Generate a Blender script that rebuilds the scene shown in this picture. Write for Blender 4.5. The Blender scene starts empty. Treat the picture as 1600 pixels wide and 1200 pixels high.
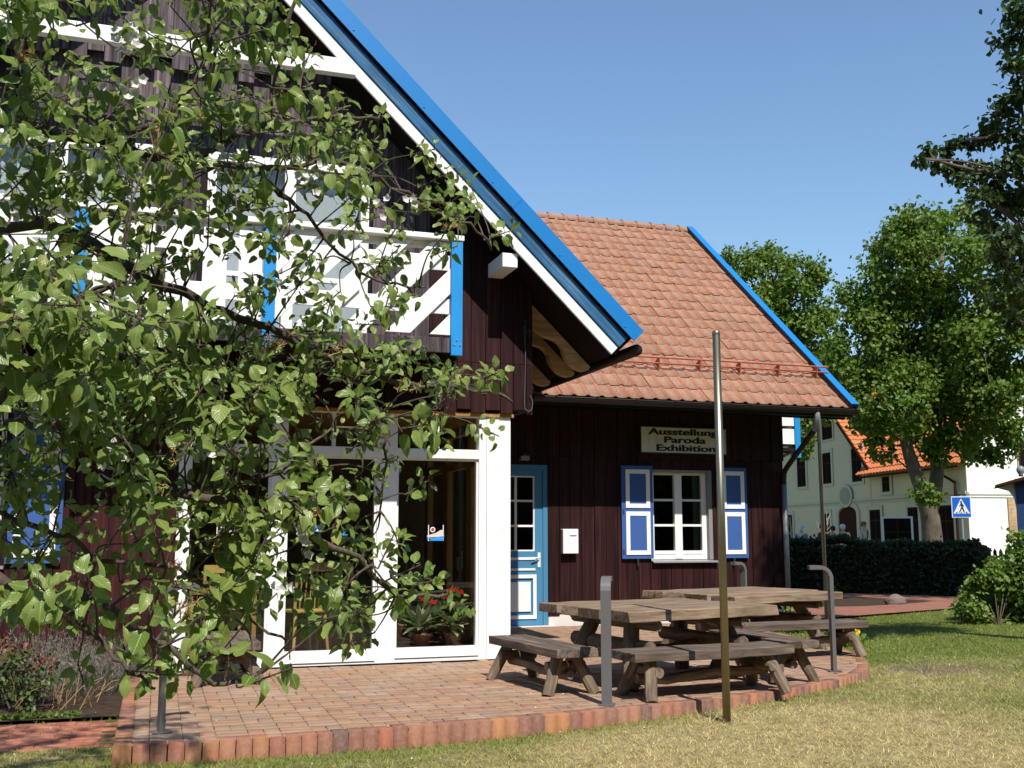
import bpy, bmesh, math, random
import numpy as np
from mathutils import Vector, Matrix
random.seed(7); rng = np.random.default_rng(7)
R = math.radians
S = bpy.context.scene
COL = S.collection
# ------------------------------------------------------------------ camera
cd = bpy.data.cameras.new("camera"); cam = bpy.data.objects.new("camera", cd); COL.objects.link(cam)
cam.location = (0, 0, 1.25); cam.rotation_euler = (R(90 + 8.106), 0, R(-18.418))
cd.sensor_width = 36.0; cd.lens = 37.125; cd.clip_start = 0.05; cd.clip_end = 2000
S.camera = cam
# ------------------------------------------------------------------ sky and sun
w = bpy.data.worlds.new("World"); S.world = w; w.use_nodes = True
wn = w.node_tree
sky = wn.nodes.new("ShaderNodeTexSky"); sky.sky_type = 'NISHITA'; sky.sun_disc = False
SUN_EL = 52.2
sky.sun_elevation = R(SUN_EL); sky.sun_rotation = R(180)
sky.air_density = 1.4; sky.dust_density = 0.0; sky.ozone_density = 6.0
bg = wn.nodes["Background"]; bg.inputs[1].default_value = 0.112
wn.links.new(sky.outputs[0], bg.inputs[0])
sd = bpy.data.lights.new("sun", 'SUN'); sun = bpy.data.objects.new("sun", sd); COL.objects.link(sun)
sd.energy = 4.7; sd.angle = R(0.53); sd.color = (1.0, 0.945, 0.87)
sun.rotation_euler = (R(90 - SUN_EL), 0, 0); sun.location = (0, -20, 30)
S.view_settings.view_transform = 'Standard'; S.view_settings.look = 'None'
S.view_settings.gamma = 1.0; S.view_settings.exposure = 0.45; S.view_settings.use_curve_mapping = False
S.render.engine = 'CYCLES'
S.cycles.max_bounces = 8; S.cycles.transparent_max_bounces = 24; S.cycles.transmission_bounces = 6
S.cycles.sample_clamp_indirect = 6.0
S.cycles.use_denoising = True

# ------------------------------------------------------------------ node helpers
def nd(nt, typ, ins=None, **props):
    n = nt.nodes.new(typ)
    for k, v in props.items(): setattr(n, k, v)
    for k, v in (ins or {}).items():
        s = n.inputs[k]
        if hasattr(v, "is_linked"): nt.links.new(v, s)
        else: s.default_value = v
    return n
def mat0(name, rough=0.6, spec=0.4):
    m = bpy.data.materials.new(name); m.use_nodes = True
    b = m.node_tree.nodes["Principled BSDF"]
    b.inputs["Roughness"].default_value = rough; b.inputs["Specular IOR Level"].default_value = spec
    return m, m.node_tree, b
def c4(c): return (c[0], c[1], c[2], 1.0)
def pos(nt): return nd(nt, "ShaderNodeNewGeometry").outputs["Position"]
def ocoord(nt): return nd(nt, "ShaderNodeTexCoord").outputs["Object"]
def rnd(nt):
    a = nd(nt, "ShaderNodeObjectInfo").outputs["Random"]; b = nd(nt, "ShaderNodeNewGeometry").outputs["Random Per Island"]
    s = nd(nt, "ShaderNodeMath", {0: a, 1: b}, operation='ADD').outputs[0]
    return nd(nt, "ShaderNodeMath", {0: s}, operation='FRACT').outputs[0]
def vmul(nt, v, sc, off=None):
    o = nd(nt, "ShaderNodeVectorMath", {0: v, 1: sc}, operation='MULTIPLY').outputs[0]
    if off is not None:
        k = nd(nt, "ShaderNodeMath", {0: off, 1: 37.0}, operation='MULTIPLY').outputs[0]
        o = nd(nt, "ShaderNodeVectorMath", {0: o, 1: k}, operation='ADD').outputs[0]
    return o
def noise(nt, v, scale=1.0, detail=4, rough=0.55, dist=0.0):
    return nd(nt, "ShaderNodeTexNoise", {"Vector": v, "Scale": scale, "Detail": detail, "Roughness": rough, "Distortion": dist}).outputs["Fac"]
def ramp(nt, f, stops, interp='LINEAR'):
    r = nd(nt, "ShaderNodeValToRGB", {"Fac": f}); e = r.color_ramp; e.interpolation = interp
    while len(e.elements) < len(stops): e.elements.new(0.5)
    for el, (p, c) in zip(e.elements, stops):
        el.position = p; el.color = c4(c) if not isinstance(c, (int, float)) else (c, c, c, 1)
    return r.outputs[0]
def mix(nt, f, a, b, blend='MIX'):
    n = nd(nt, "ShaderNodeMix", data_type='RGBA', blend_type=blend)
    for s, v in ((n.inputs[0], f), (n.inputs[6], a), (n.inputs[7], b)):
        if hasattr(v, "is_linked"): nt.links.new(v, s)
        else: s.default_value = v if isinstance(v, (int, float)) else c4(v)
    return n.outputs[2]
def bump(nt, b, h, strength=0.3, dist=0.01):
    n = nd(nt, "ShaderNodeBump", {"Height": h, "Strength": strength, "Distance": dist})
    nt.links.new(n.outputs[0], b.inputs["Normal"])
def setc(nt, b, c): nt.links.new(c, b.inputs["Base Color"])

def m_plank(name, c1, c2, c3, axis=(26, 26, 1.0), rough=0.62, lo=0.75, hi=1.25, coord=None, bs=0.35):
    m, nt, b = mat0(name, rough, 0.16)
    r = rnd(nt); v = vmul(nt, (coord or pos)(nt), axis, r)
    f = noise(nt, v, 1.0, 6, 0.6, 0.6)
    g = noise(nt, vmul(nt, (coord or pos)(nt), (3, 3, 1.2), r), 1.0, 3)
    col = ramp(nt, f, [(0.3, c1), (0.55, c2), (0.75, c3)])
    k = nd(nt, "ShaderNodeMapRange", {"Value": r, "To Min": lo, "To Max": hi}).outputs[0]
    k2 = nd(nt, "ShaderNodeMapRange", {"Value": g, "From Min": 0.3, "From Max": 0.7, "To Min": 0.8, "To Max": 1.18}).outputs[0]
    k = nd(nt, "ShaderNodeMath", {0: k, 1: k2}, operation='MULTIPLY').outputs[0]
    col = nd(nt, "ShaderNodeVectorMath", {0: col, "Scale": k}, operation='SCALE').outputs[0]
    setc(nt, b, col); bump(nt, b, f, bs, 0.006)
    return m
def m_paint(name, c, rough=0.45, var=0.08, dirt=None, spec=0.4, metal=0.0, sc=3.0, amt=0.35):
    m, nt, b = mat0(name, rough, spec); b.inputs["Metallic"].default_value = metal
    p = pos(nt); f = noise(nt, p, sc, 5, 0.6)
    a = tuple(x * (1 - var) for x in c); z = tuple(min(1, x * (1 + var)) for x in c)
    col = mix(nt, f, a, z)
    if dirt:
        d = noise(nt, vmul(nt, p, (9, 9, 2.2)), 1.0, 7, 0.7)
        col = mix(nt, ramp(nt, d, [(0.52, 0.0), (0.75, amt)]), col, dirt)
    setc(nt, b, col); bump(nt, b, noise(nt, p, 60, 3), 0.08, 0.003)
    return m
MT = {}
MT['dark_wood'] = m_plank("dark_stained_wood", (.010, .003, .003), (.030, .0085, .0085), (.055, .018, .016))
MT['dark_wood_left'] = m_plank("dark_red_wood", (.018, .0045, .005), (.042, .010, .011), (.07, .02, .021))
MT['grey_wood'] = m_plank("weathered_dark_wood", (.018, .012, .015), (.115, .086, .098), (.27, .22, .235), lo=.6, hi=1.3)
MT['black_wood'] = m_plank("black_stained_wood", (.006, .0035, .0035), (.014, .008, .008), (.022, .013, .012))
MT['white'] = m_paint("white_paint", (.80, .79, .77), 0.42, 0.03, (.42, .38, .32), amt=0.32)
MT['white_plain'] = m_paint("white_plastic", (.80, .80, .79), 0.35, 0.015)
MT['cap_blue'] = m_paint("blue_coated_metal", (.006, .17, .46), 0.5, 0.06, spec=0.3)
def rakepos(nt): return nd(nt, 'ShaderNodeMapping', {'Vector': pos(nt), 'Rotation': (0, R(-44), 0)}).outputs[0]
MT['old_blue'] = m_plank("weathered_blue_board", (.02, .075, .16), (.035, .13, .26), (.22, .24, .25), axis=(1.5, 3, 42), lo=.9, hi=1.1, coord=rakepos)
MT['post_blue'] = m_paint("bright_blue_paint", (.012, .25, .60), 0.45, 0.08, (.008, .16, .42))
MT['shutter_blue'] = m_paint("shutter_blue_paint", (.042, .105, .31), 0.45, 0.07, (.03, .06, .2))
MT['door_blue'] = m_paint("door_blue_paint", (.06, .205, .35), 0.4, 0.05)
MT['gutter'] = m_paint("dark_brown_metal", (.018, .012, .011), 0.45, 0.1)
MT['grey_metal'] = m_paint("grey_zinc", (.23, .23, .24), 0.45, 0.08)
MT['bollard'] = m_paint("anthracite_powder_coat", (.115, .112, .112), 0.42, 0.06)
MT['raw_wood'] = m_plank("raw_rafter_wood", (.34, .21, .115), (.50, .33, .19), (.58, .41, .26), axis=(3, 3, 18), lo=.9, hi=1.1)
MT['tan_wood'] = m_plank("varnished_wood", (.26, .13, .045), (.40, .21, .075), (.5, .28, .11), axis=(18, 18, 2), lo=.9, hi=1.1)
MT['chair_wood'] = m_plank("light_chair_wood", (.5, .30, .10), (.62, .38, .13), (.7, .46, .18), axis=(18, 18, 2), lo=.9, hi=1.1)
MT['room_wall'] = m_paint("brown_room_wall", (.16, .10, .065), 0.8, 0.1)
MT['room_floor'] = m_paint("dark_room_floor", (.09, .055, .035), 0.6, 0.15)
MT['plinth'] = m_paint("plinth_render", (.66, .61, .56), 0.85, 0.07, (.4, .33, .27))
MT['cream'] = m_paint("cream_render", (.56, .48, .335), 0.85, 0.05, (.42, .35, .25), sc=.6)
MT['stucco'] = m_paint("pale_stucco_trim", (.47, .43, .34), 0.85, 0.05)
MT['white_render'] = m_paint("white_render", (.82, .79, .70), 0.85, 0.03, sc=.7)
MT['brown_frame'] = m_paint("dark_window_frame", (.05, .022, .015), 0.8, 0.1, spec=0.0)
MT['curtain'] = m_paint("pale_curtain", (.60, .58, .66), 0.8, 0.06)
MT['kiosk_blue'] = m_paint("dark_blue_paint", (.016, .045, .13), 0.45, 0.08)
MT['soil'] = None
MT['black'] = m_paint("black_lettering", (.012, .012, .011), 0.6, 0.05)
MT['red_pipe'] = m_paint("red_oxide_metal", (.34, .085, .045), 0.5, 0.15, (.2, .06, .035))
MT['sign_grey'] = m_paint("grey_sign_enamel", (.68, .67, .64), 0.5, 0.05, (.2, .15, .1), sc=4, amt=.5)
MT['sign_blue'] = m_paint("sign_blue", (.008, .13, .56), 0.4, 0.03)
MT['logo_blue'] = m_paint("logo_blue", (.03, .28, .75), 0.5, 0.02)
MT['logo_sand'] = m_paint("logo_sand", (.66, .55, .5), 0.5, 0.02)
MT['logo_red'] = m_paint("logo_red", (.42, .06, .06), 0.5, 0.02)
MT['terracotta'] = m_paint("terracotta", (.38, .15, .08), 0.8, 0.1)
MT['iron'] = m_paint("dark_iron", (.035, .028, .025), 0.5, 0.15)

def m_glass(name, tint=(.86, .9, .88), refl=1.0):
    m, nt, b = mat0(name); nt.nodes.remove(b)
    out = nt.nodes["Material Output"]
    t = nd(nt, "ShaderNodeBsdfTransparent", {"Color": c4(tint)}); g = nd(nt, "ShaderNodeBsdfGlossy", {"Roughness": 0.0, "Color": (1, 1, 1, 1)})
    bf = nd(nt, "ShaderNodeNewGeometry").outputs["Backfacing"]; ior = nd(nt, "ShaderNodeMapRange", {"Value": bf, "To Min": 1.5, "To Max": 1 / 1.5}).outputs[0]
    fr = nd(nt, "ShaderNodeFresnel", {"IOR": ior}).outputs[0]
    fr = nd(nt, "ShaderNodeMath", {0: fr, 1: refl}, operation='MULTIPLY', use_clamp=True).outputs[0]
    mx = nd(nt, "ShaderNodeMixShader", {0: fr}); nt.links.new(t.outputs[0], mx.inputs[1]); nt.links.new(g.outputs[0], mx.inputs[2])
    nt.links.new(mx.outputs[0], out.inputs[0]); return m
MT['glass'] = m_glass("window_glass")
def m_dglass(name):
    m, nt, b = mat0(name, 0.3, 0.0); b.inputs["Base Color"].default_value = (.014, .011, .010, 1); return m
MT['dark_glass'] = m_dglass("dark_far_glass")
def m_steel():
    m, nt, b = mat0("brushed_steel", 0.22); b.inputs["Metallic"].default_value = 1.0
    p = ocoord(nt); f = noise(nt, vmul(nt, p, (60, 60, 1.0)), 1.0, 4)
    setc(nt, b, mix(nt, f, (.20, .18, .12), (.36, .33, .24)))
    nt.links.new(nd(nt, "ShaderNodeMapRange", {"Value": f, "To Min": .30, "To Max": .48}).outputs[0], b.inputs["Roughness"]); return m
MT['steel'] = m_steel()
def m_tile(name, cols, lich=(.37, .27, .19), roll=False):
    m, nt, b = mat0(name, 0.8, 0.25); r = rnd(nt); p = pos(nt)
    c = ramp(nt, r, cols)
    f = noise(nt, p, 2.0, 6, 0.65); g = noise(nt, vmul(nt, p, (30, 30, 30), r), 1.0, 5, 0.7)
    lf = ramp(nt, g, [(0.42, 0.0), (0.66, 0.92)])
    if roll:
        at = nd(nt, 'ShaderNodeAttribute', attribute_name='roll').outputs['Fac']
        c = mix(nt, at, c, mix(nt, r, (.30, .10, .052), (.36, .14, .075)))
        pf = nd(nt, 'ShaderNodeMapRange', {'Value': at, 'To Min': 1.0, 'To Max': .3}).outputs[0]; lf = nd(nt, 'ShaderNodeMath', {0: lf, 1: pf}, operation='MULTIPLY').outputs[0]
    c = mix(nt, lf, c, lich)
    k = nd(nt, "ShaderNodeMath", {0: f, 1: g}, operation='MULTIPLY').outputs[0]
    c = mix(nt, ramp(nt, k, [(0.26, 0.0), (0.42, 0.55)]), c, (.16, .12, .09))
    setc(nt, b, c); bump(nt, b, g, 0.25, 0.006); return m
MT['tile'] = m_tile("clay_roof_tile", [(0.0, (.255, .105, .060)), (0.35, (.29, .125, .072)), (0.7, (.31, .150, .092)), (1.0, (.25, .125, .085))], roll=True)
MT['orange_tile'] = m_tile("orange_roof_tile", [(0.0, (.52, .13, .035)), (1.0, (.62, .18, .05))], (.45, .2, .1))
def m_brick(name, wash=0.5, cols=None):
    m, nt, b = mat0(name, 0.82, 0.25); r = rnd(nt); p = pos(nt)
    c = ramp(nt, r, cols or [(0.0, (.275, .155, .10)), (0.2, (.305, .185, .115)), (0.4, (.325, .20, .12)), (0.55, (.265, .175, .118)), (0.7, (.335, .19, .10)), (0.85, (.30, .163, .107)), (0.93, (.245, .17, .122)), (1.0, (.305, .20, .135))])
    g = noise(nt, p, 34, 6, 0.7); f = noise(nt, p, 1.3, 4, 0.6)
    c = mix(nt, ramp(nt, g, [(0.45, 0.0), (0.7, 0.35)]), c, tuple((.34, .26, .18)))
    c = mix(nt, ramp(nt, f, [(0.5, 0.0), (0.68, wash)]), c, (.40, .31, .23))
    setc(nt, b, c); bump(nt, b, g, 0.25, 0.004); return m
MT['brick'] = m_brick("paving_brick")
MT['edge_brick'] = m_brick("edging_brick", wash=0.05, cols=[(0.0, (.25, .105, .065)), (0.14, (.30, .135, .075)), (0.26, (.19, .085, .06)), (0.38, (.35, .155, .065)), (0.46, (.26, .11, .065)), (0.6, (.13, .07, .06)), (0.68, (.32, .13, .07)), (0.8, (.23, .12, .085)), (0.9, (.30, .10, .055)), (1.0, (.11, .075, .07))])
MT['red_paver'] = m_brick("red_paver", wash=0.2, cols=[(0.0, (.33, .11, .065)), (0.5, (.38, .14, .08)), (1.0, (.35, .15, .095))])
def m_log(name, c1, c2, c3, axis=(1.6, 22, 22)):
    m, nt, b = mat0(name, 0.8, 0.2); p = ocoord(nt); r = rnd(nt)
    f = noise(nt, vmul(nt, p, axis, r), 1.0, 7, 0.65, 0.8); g = noise(nt, vmul(nt, p, (4, 4, 4), r), 1.0, 4)
    c = ramp(nt, f, [(0.28, c1), (0.5, c2), (0.72, c3)])
    c = mix(nt, ramp(nt, g, [(0.45, 0.0), (0.8, 0.5)]), c, c1)
    setc(nt, b, c); bump(nt, b, f, 0.7, 0.012); return m
MT['table_top'] = m_log("weathered_table_plank", (.065, .043, .028), (.235, .165, .107), (.37, .275, .185))
MT['bench_top'] = m_log("weathered_bench_plank", (.035, .025, .018), (.12, .09, .07), (.23, .18, .14))
MT['log'] = m_log("weathered_log", (.055, .037, .025), (.165, .122, .083), (.30, .235, .165), axis=(14, 14, 2.0))
def m_soil():
    m, nt, b = mat0("garden_soil", 0.95, 0.1); p = pos(nt); f = noise(nt, p, 14, 8, 0.7); g = noise(nt, p, 90, 4)
    c = ramp(nt, f, [(0.3, (.035, .024, .016)), (0.6, (.10, .07, .048)), (0.8, (.17, .125, .085))])
    setc(nt, b, c); h = nd(nt, "ShaderNodeMath", {0: f, 1: g}, operation='ADD').outputs[0]; bump(nt, b, h, 0.9, 0.04); return m
MT['soil'] = m_soil()
def m_ground():
    m, nt, b = mat0("lawn_earth", 0.95, 0.1); p = pos(nt)
    f = noise(nt, p, 9, 8, 0.7); g = noise(nt, p, 0.5, 4)
    c = ramp(nt, f, [(0.3, (.16, .125, .055)), (0.55, (.32, .25, .125)), (0.8, (.44, .36, .19))])
    c2 = ramp(nt, f, [(0.3, (.05, .07, .015)), (0.7, (.13, .16, .035))])
    att = nd(nt, "ShaderNodeAttribute", attribute_name="dry").outputs["Fac"]
    att2 = nd(nt, "ShaderNodeAttribute", attribute_name="bare").outputs["Fac"]
    setc(nt, b, mix(nt, att2, mix(nt, att, c2, c), mix(nt, f, (.06, .043, .03), (.20, .15, .11)))); bump(nt, b, f, 0.8, 0.04); return m
MT['ground'] = m_ground()
def m_path():
    m, nt, b = mat0("path_brickwork", 0.85, 0.2); p = pos(nt)
    v = nd(nt, "ShaderNodeMapping", {"Vector": p, "Rotation": (0, 0, R(-20))}).outputs[0]
    t = nd(nt, "ShaderNodeTexBrick", {"Vector": v, "Color1": (.31, .125, .078, 1), "Color2": (.25, .095, .062, 1), "Mortar": (.13, .085, .06, 1), "Scale": 1.0, "Mortar Size": .006, "Brick Width": .2, "Row Height": .1})
    f = noise(nt, p, 3, 5); c = mix(nt, ramp(nt, f, [(.4, 0.), (.7, .3)]), t.outputs["Color"], (.28, .17, .115))
    setc(nt, b, c); bump(nt, b, t.outputs["Fac"], -0.4, 0.005); return m
MT['path'] = m_path()
def m_leaf(name, c1, c2, trans=0.35, rough=0.5, vein=None, attr=False, spec=0.35):
    m, nt, b = mat0(name, rough, spec); out = nt.nodes["Material Output"]
    r = rnd(nt); c = mix(nt, r, c1, c2)
    if vein:
        r2 = nd(nt, 'ShaderNodeMath', {0: nd(nt, 'ShaderNodeMath', {0: r, 1: 7.31}, operation='MULTIPLY').outputs[0]}, operation='FRACT').outputs[0]
        c = mix(nt, ramp(nt, r2, [(.55, 0.0), (.85, .25), (.965, .35), (.98, .9)]), c, (.33, .34, .08))
        bl = noise(nt, pos(nt), 120, 3); c = mix(nt, ramp(nt, bl, [(.66, 0.0), (.72, .6)]), c, (.16, .11, .04))
        uv = nd(nt, "ShaderNodeTexCoord").outputs["UV"]; sp = nd(nt, "ShaderNodeSeparateXYZ", {0: uv})
        d = nd(nt, "ShaderNodeMath", {0: sp.outputs[0], 1: 0.5}, operation='SUBTRACT').outputs[0]
        d = nd(nt, "ShaderNodeMath", {0: d}, operation='ABSOLUTE').outputs[0]
        mid = ramp(nt, d, [(0.015, 1.0), (0.05, 0.0)])
        s = nd(nt, "ShaderNodeMath", {0: d, 1: -0.7}, operation='MULTIPLY').outputs[0]
        s = nd(nt, "ShaderNodeMath", {0: sp.outputs[1], 1: s}, operation='ADD').outputs[0]
        s = nd(nt, "ShaderNodeMath", {0: s, 1: 44.0}, operation='MULTIPLY').outputs[0]
        s = nd(nt, "ShaderNodeMath", {0: s}, operation='SINE').outputs[0]
        sv = ramp(nt, s, [(0.86, 0.0), (1.0, 0.45)])
        vv = nd(nt, "ShaderNodeMath", {0: mid, 1: sv}, operation='MAXIMUM').outputs[0]
        c = mix(nt, vv, c, vein)
        bump(nt, b, s, 0.15, 0.003)
        back = nd(nt, "ShaderNodeNewGeometry").outputs["Backfacing"]
        c = mix(nt, nd(nt, "ShaderNodeMath", {0: back, 1: 0.55}, operation='MULTIPLY').outputs[0], c, (.25, .30, .15))
    nb = noise(nt, pos(nt), 6, 3); c = mix(nt, ramp(nt, nb, [(.35, .0), (.75, .35)]), c, tuple(x * .6 for x in c1))
    setc(nt, b, c)
    t = nd(nt, "ShaderNodeBsdfTranslucent"); tc = mix(nt, 0.5, c, (.16, .26, .02)); nt.links.new(tc, t.inputs[0])
    mx = nd(nt, "ShaderNodeMixShader", {0: trans}); nt.links.new(b.outputs[0], mx.inputs[1]); nt.links.new(t.outputs[0], mx.inputs[2])
    nt.links.new(mx.outputs[0], out.inputs[0]); return m
MT['apple_leaf'] = m_leaf("apple_leaf", (.115, .19, .024), (.275, .365, .095), 0.40, 0.33, (.38, .44, .18))
MT['lime_leaf'] = m_leaf("lime_leaf", (.050, .105, .016), (.095, .175, .028), 0.30, 0.5)
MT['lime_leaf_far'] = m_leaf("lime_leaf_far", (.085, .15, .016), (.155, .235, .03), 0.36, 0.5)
MT['dark_leaf'] = m_leaf("dark_lime_leaf", (.028, .055, .012), (.058, .10, .02), 0.22, 0.5)
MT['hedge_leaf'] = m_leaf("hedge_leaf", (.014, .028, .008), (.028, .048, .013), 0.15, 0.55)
MT['bush_leaf'] = m_leaf("bush_leaf", (.12, .20, .03), (.21, .31, .055), 0.38, 0.5)
MT['lavender_leaf'] = m_leaf("lavender_leaf", (.15, .17, .115), (.27, .275, .215), 0.2, 0.7)
MT['lavender_stem'] = m_leaf("lavender_stem", (.16, .13, .13), (.25, .19, .18), 0.2, 0.7)
MT['rose_leaf'] = m_leaf("rose_leaf", (.05, .085, .02), (.12, .16, .045), 0.25, 0.45)
MT['rose_red'] = m_leaf("rose_young_leaf", (.12, .035, .02), (.20, .06, .03), 0.25, 0.5)
MT['petal'] = m_leaf("white_petal", (.78, .76, .73), (.85, .82, .80), 0.3, 0.6)
MT['stamen'] = m_leaf("faded_stamen", (.45, .27, .10), (.60, .42, .20), 0.25, 0.7)
MT['red_spathe'] = m_leaf("red_spathe", (.55, .015, .02), (.68, .03, .03), 0.25, 0.25)
MT['orange_petal'] = m_leaf("orange_petal", (.72, .25, .01), (.78, .33, .02), 0.2, 0.6)
MT['yellow_petal'] = m_leaf("yellow_petal", (.75, .52, .02), (.8, .6, .04), 0.2, 0.6)
MT['dracaena'] = m_leaf("variegated_leaf", (.16, .22, .09), (.50, .48, .28), 0.25, 0.45)
MT['grass'] = None
def m_grass():
    m, nt, b = mat0("lawn_grass", 0.65, 0.25); out = nt.nodes["Material Output"]
    att = nd(nt, "ShaderNodeAttribute", attribute_name="dry").outputs["Fac"]; r = rnd(nt)
    g = mix(nt, r, (.12, .17, .02), (.27, .33, .05)); d = mix(nt, r, (.42, .33, .115), (.70, .59, .27))
    c = mix(nt, att, g, d); setc(nt, b, c)
    t = nd(nt, "ShaderNodeBsdfTranslucent"); nt.links.new(c, t.inputs[0])
    mx = nd(nt, "ShaderNodeMixShader", {0: 0.25}); nt.links.new(b.outputs[0], mx.inputs[1]); nt.links.new(t.outputs[0], mx.inputs[2])
    nt.links.new(mx.outputs[0], out.inputs[0]); return m
MT['grass'] = m_grass()
def m_bark(name, c1, c2, sc=(30, 30, 6)):
    m, nt, b = mat0(name, 0.9, 0.15); p = pos(nt); f = noise(nt, vmul(nt, p, sc), 1.0, 7, 0.7, 0.5); g = noise(nt, p, 3, 3)
    c = mix(nt, f, c1, c2); c = mix(nt, ramp(nt, g, [(.4, 0.), (.7, .5)]), c, tuple(x * .6 for x in c1))
    setc(nt, b, c); bump(nt, b, f, 0.8, 0.03); return m
MT['bark'] = m_bark("apple_bark", (.06, .046, .036), (.24, .19, .145), (60, 60, 25))
MT['lime_bark'] = m_bark("lime_bark", (.07, .055, .04), (.22, .18, .135), (9, 9, 2))
MT['stone'] = m_bark("grey_pink_stone", (.13, .10, .08), (.25, .19, .15), (12, 12, 12))

# ------------------------------------------------------------------ geometry helpers
def tag(o, label=None, cat=None, group=None, kind=None):
    if label: o["label"] = label
    if cat: o["category"] = cat
    if group: o["group"] = group
    if kind: o["kind"] = kind
    return o
WM = {}
def link(o, parent=None, local=False):
    COL.objects.link(o)
    if parent is not None:
        o.parent = parent
        if not local: o.matrix_parent_inverse = WM.get(parent.name, Matrix.Identity(4)).inverted()
    return o
def empty(name, loc=(0, 0, 0), rz=0.0, **t):
    o = bpy.data.objects.new(name, None); o.empty_display_size = .2; o.location = loc; o.rotation_euler = (0, 0, rz); COL.objects.link(o)
    WM[o.name] = Matrix.Translation(loc) @ Matrix.Rotation(rz, 4, 'Z')
    return tag(o, **t)
def mesh_np(name, V, F, uv=None):
    V = np.asarray(V, np.float32); F = np.asarray(F, np.int32); me = bpy.data.meshes.new(name); k = F.shape[1]
    me.vertices.add(len(V)); me.vertices.foreach_set("co", V.ravel())
    me.loops.add(F.size); me.loops.foreach_set("vertex_index", F.ravel())
    me.polygons.add(len(F)); me.polygons.foreach_set("loop_start", np.arange(0, F.size, k, dtype=np.int32))
    if uv is not None:
        u = me.uv_layers.new(name="UVMap"); u.data.foreach_set("uv", np.asarray(uv, np.float32)[F.ravel()].ravel())
    me.update(calc_edges=True); return me
def newobj(name, me, mat, parent=None, local=False, smooth=False, loc=None, mw=None):
    if mat is not None and not me.materials: me.materials.append(mat)
    if smooth: me.polygons.foreach_set("use_smooth", np.ones(len(me.polygons), bool))
    o = bpy.data.objects.new(name, me); link(o, parent, local)
    if loc is not None: o.location = loc
    if mw is not None: o.matrix_basis = mw
    return o
class MB:
    def __init__(s): s.v = []; s.f = []
    def add(s, vs, fs):
        n = len(s.v); s.v += [tuple(p) for p in vs]; s.f += [tuple(i + n for i in f) for f in fs]; return s
    def box(s, x0, x1, y0, y1, z0, z1):
        return s.add([(x0, y0, z0), (x1, y0, z0), (x1, y1, z0), (x0, y1, z0), (x0, y0, z1), (x1, y0, z1), (x1, y1, z1), (x0, y1, z1)],
                     [(3, 2, 1, 0), (4, 5, 6, 7), (0, 1, 5, 4), (1, 2, 6, 5), (2, 3, 7, 6), (3, 0, 4, 7)])
    def obox(s, c, ax, ay, az):
        c = Vector(c); ax = Vector(ax); ay = Vector(ay); az = Vector(az); vs = []
        for k in (-1, 1):
            for i, j in ((-1, -1), (1, -1), (1, 1), (-1, 1)): vs.append(c + ax * i + ay * j + az * k)
        return s.add(vs, [(3, 2, 1, 0), (4, 5, 6, 7), (0, 1, 5, 4), (1, 2, 6, 5), (2, 3, 7, 6), (3, 0, 4, 7)])
    def prism(s, poly, off):
        off = Vector(off); n = len(poly); a = [Vector(p) for p in poly]
        return s.add(a + [p + off for p in a], [tuple(range(n - 1, -1, -1)), tuple(range(n, 2 * n))] + [(i, (i + 1) % n, n + (i + 1) % n, n + i) for i in range(n)])
    def xz(s, poly, y0, y1): return s.prism([(x, y0, z) for x, z in poly], (0, y1 - y0, 0))
    def yz(s, poly, x0, x1): return s.prism([(x0, y, z) for y, z in poly], (x1 - x0, 0, 0))
    def xy(s, poly, z0, z1): return s.prism([(x, y, z0) for x, y in poly], (0, 0, z1 - z0))
    def tube(s, pts, rad, n=8, cap=True, jit=0.0):
        pts = [Vector(p) for p in pts]; m = len(pts); rad = [rad] * m if isinstance(rad, (int, float)) else rad
        vs = []; ref = None
        for i, p in enumerate(pts):
            t = (pts[min(i + 1, m - 1)] - pts[max(i - 1, 0)]).normalized()
            if ref is None: ref = Vector((1, 0, 0)) if abs(t.x) < .9 else Vector((0, 1, 0))
            u = (ref - t * ref.dot(t)).normalized(); q = t.cross(u); ref = u
            for k in range(n):
                a = 2 * math.pi * k / n; r = rad[i] * (1 + random.uniform(-jit, jit))
                vs.append(p + (u * math.cos(a) + q * math.sin(a)) * r)
        fs = [(i * n + k, i * n + (k + 1) % n, (i + 1) * n + (k + 1) % n, (i + 1) * n + k) for i in range(m - 1) for k in range(n)]
        if cap: fs += [tuple(range(n - 1, -1, -1)), tuple(range((m - 1) * n, m * n))]
        return s.add(vs, fs)
    def lathe(s, c, prof, n=12):
        c = Vector(c); vs = []; m = len(prof)
        for r, z in prof:
            for k in range(n): a = 2 * math.pi * k / n; vs.append(c + Vector((r * math.cos(a), r * math.sin(a), z)))
        return s.add(vs, [(i * n + k, i * n + (k + 1) % n, (i + 1) * n + (k + 1) % n, (i + 1) * n + k) for i in range(m - 1) for k in range(n)])
    def mesh(s, name):
        me = bpy.data.meshes.new(name); me.from_pydata(s.v, [], s.f)
        bm = bmesh.new(); bm.from_mesh(me); bmesh.ops.recalc_face_normals(bm, faces=bm.faces); bm.to_mesh(me); bm.free()
        return me
    def build(s, name, mat, parent=None, bev=0.0, smooth=False, local=False, **t):
        o = newobj(name, s.mesh(name), MT[mat] if isinstance(mat, str) else mat, parent, local, smooth)
        if bev:
            b = o.modifiers.new("bevel", 'BEVEL'); b.width = bev; b.segments = 2; b.limit_method = 'ANGLE'; b.angle_limit = R(40)
        return tag(o, **t)
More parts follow.
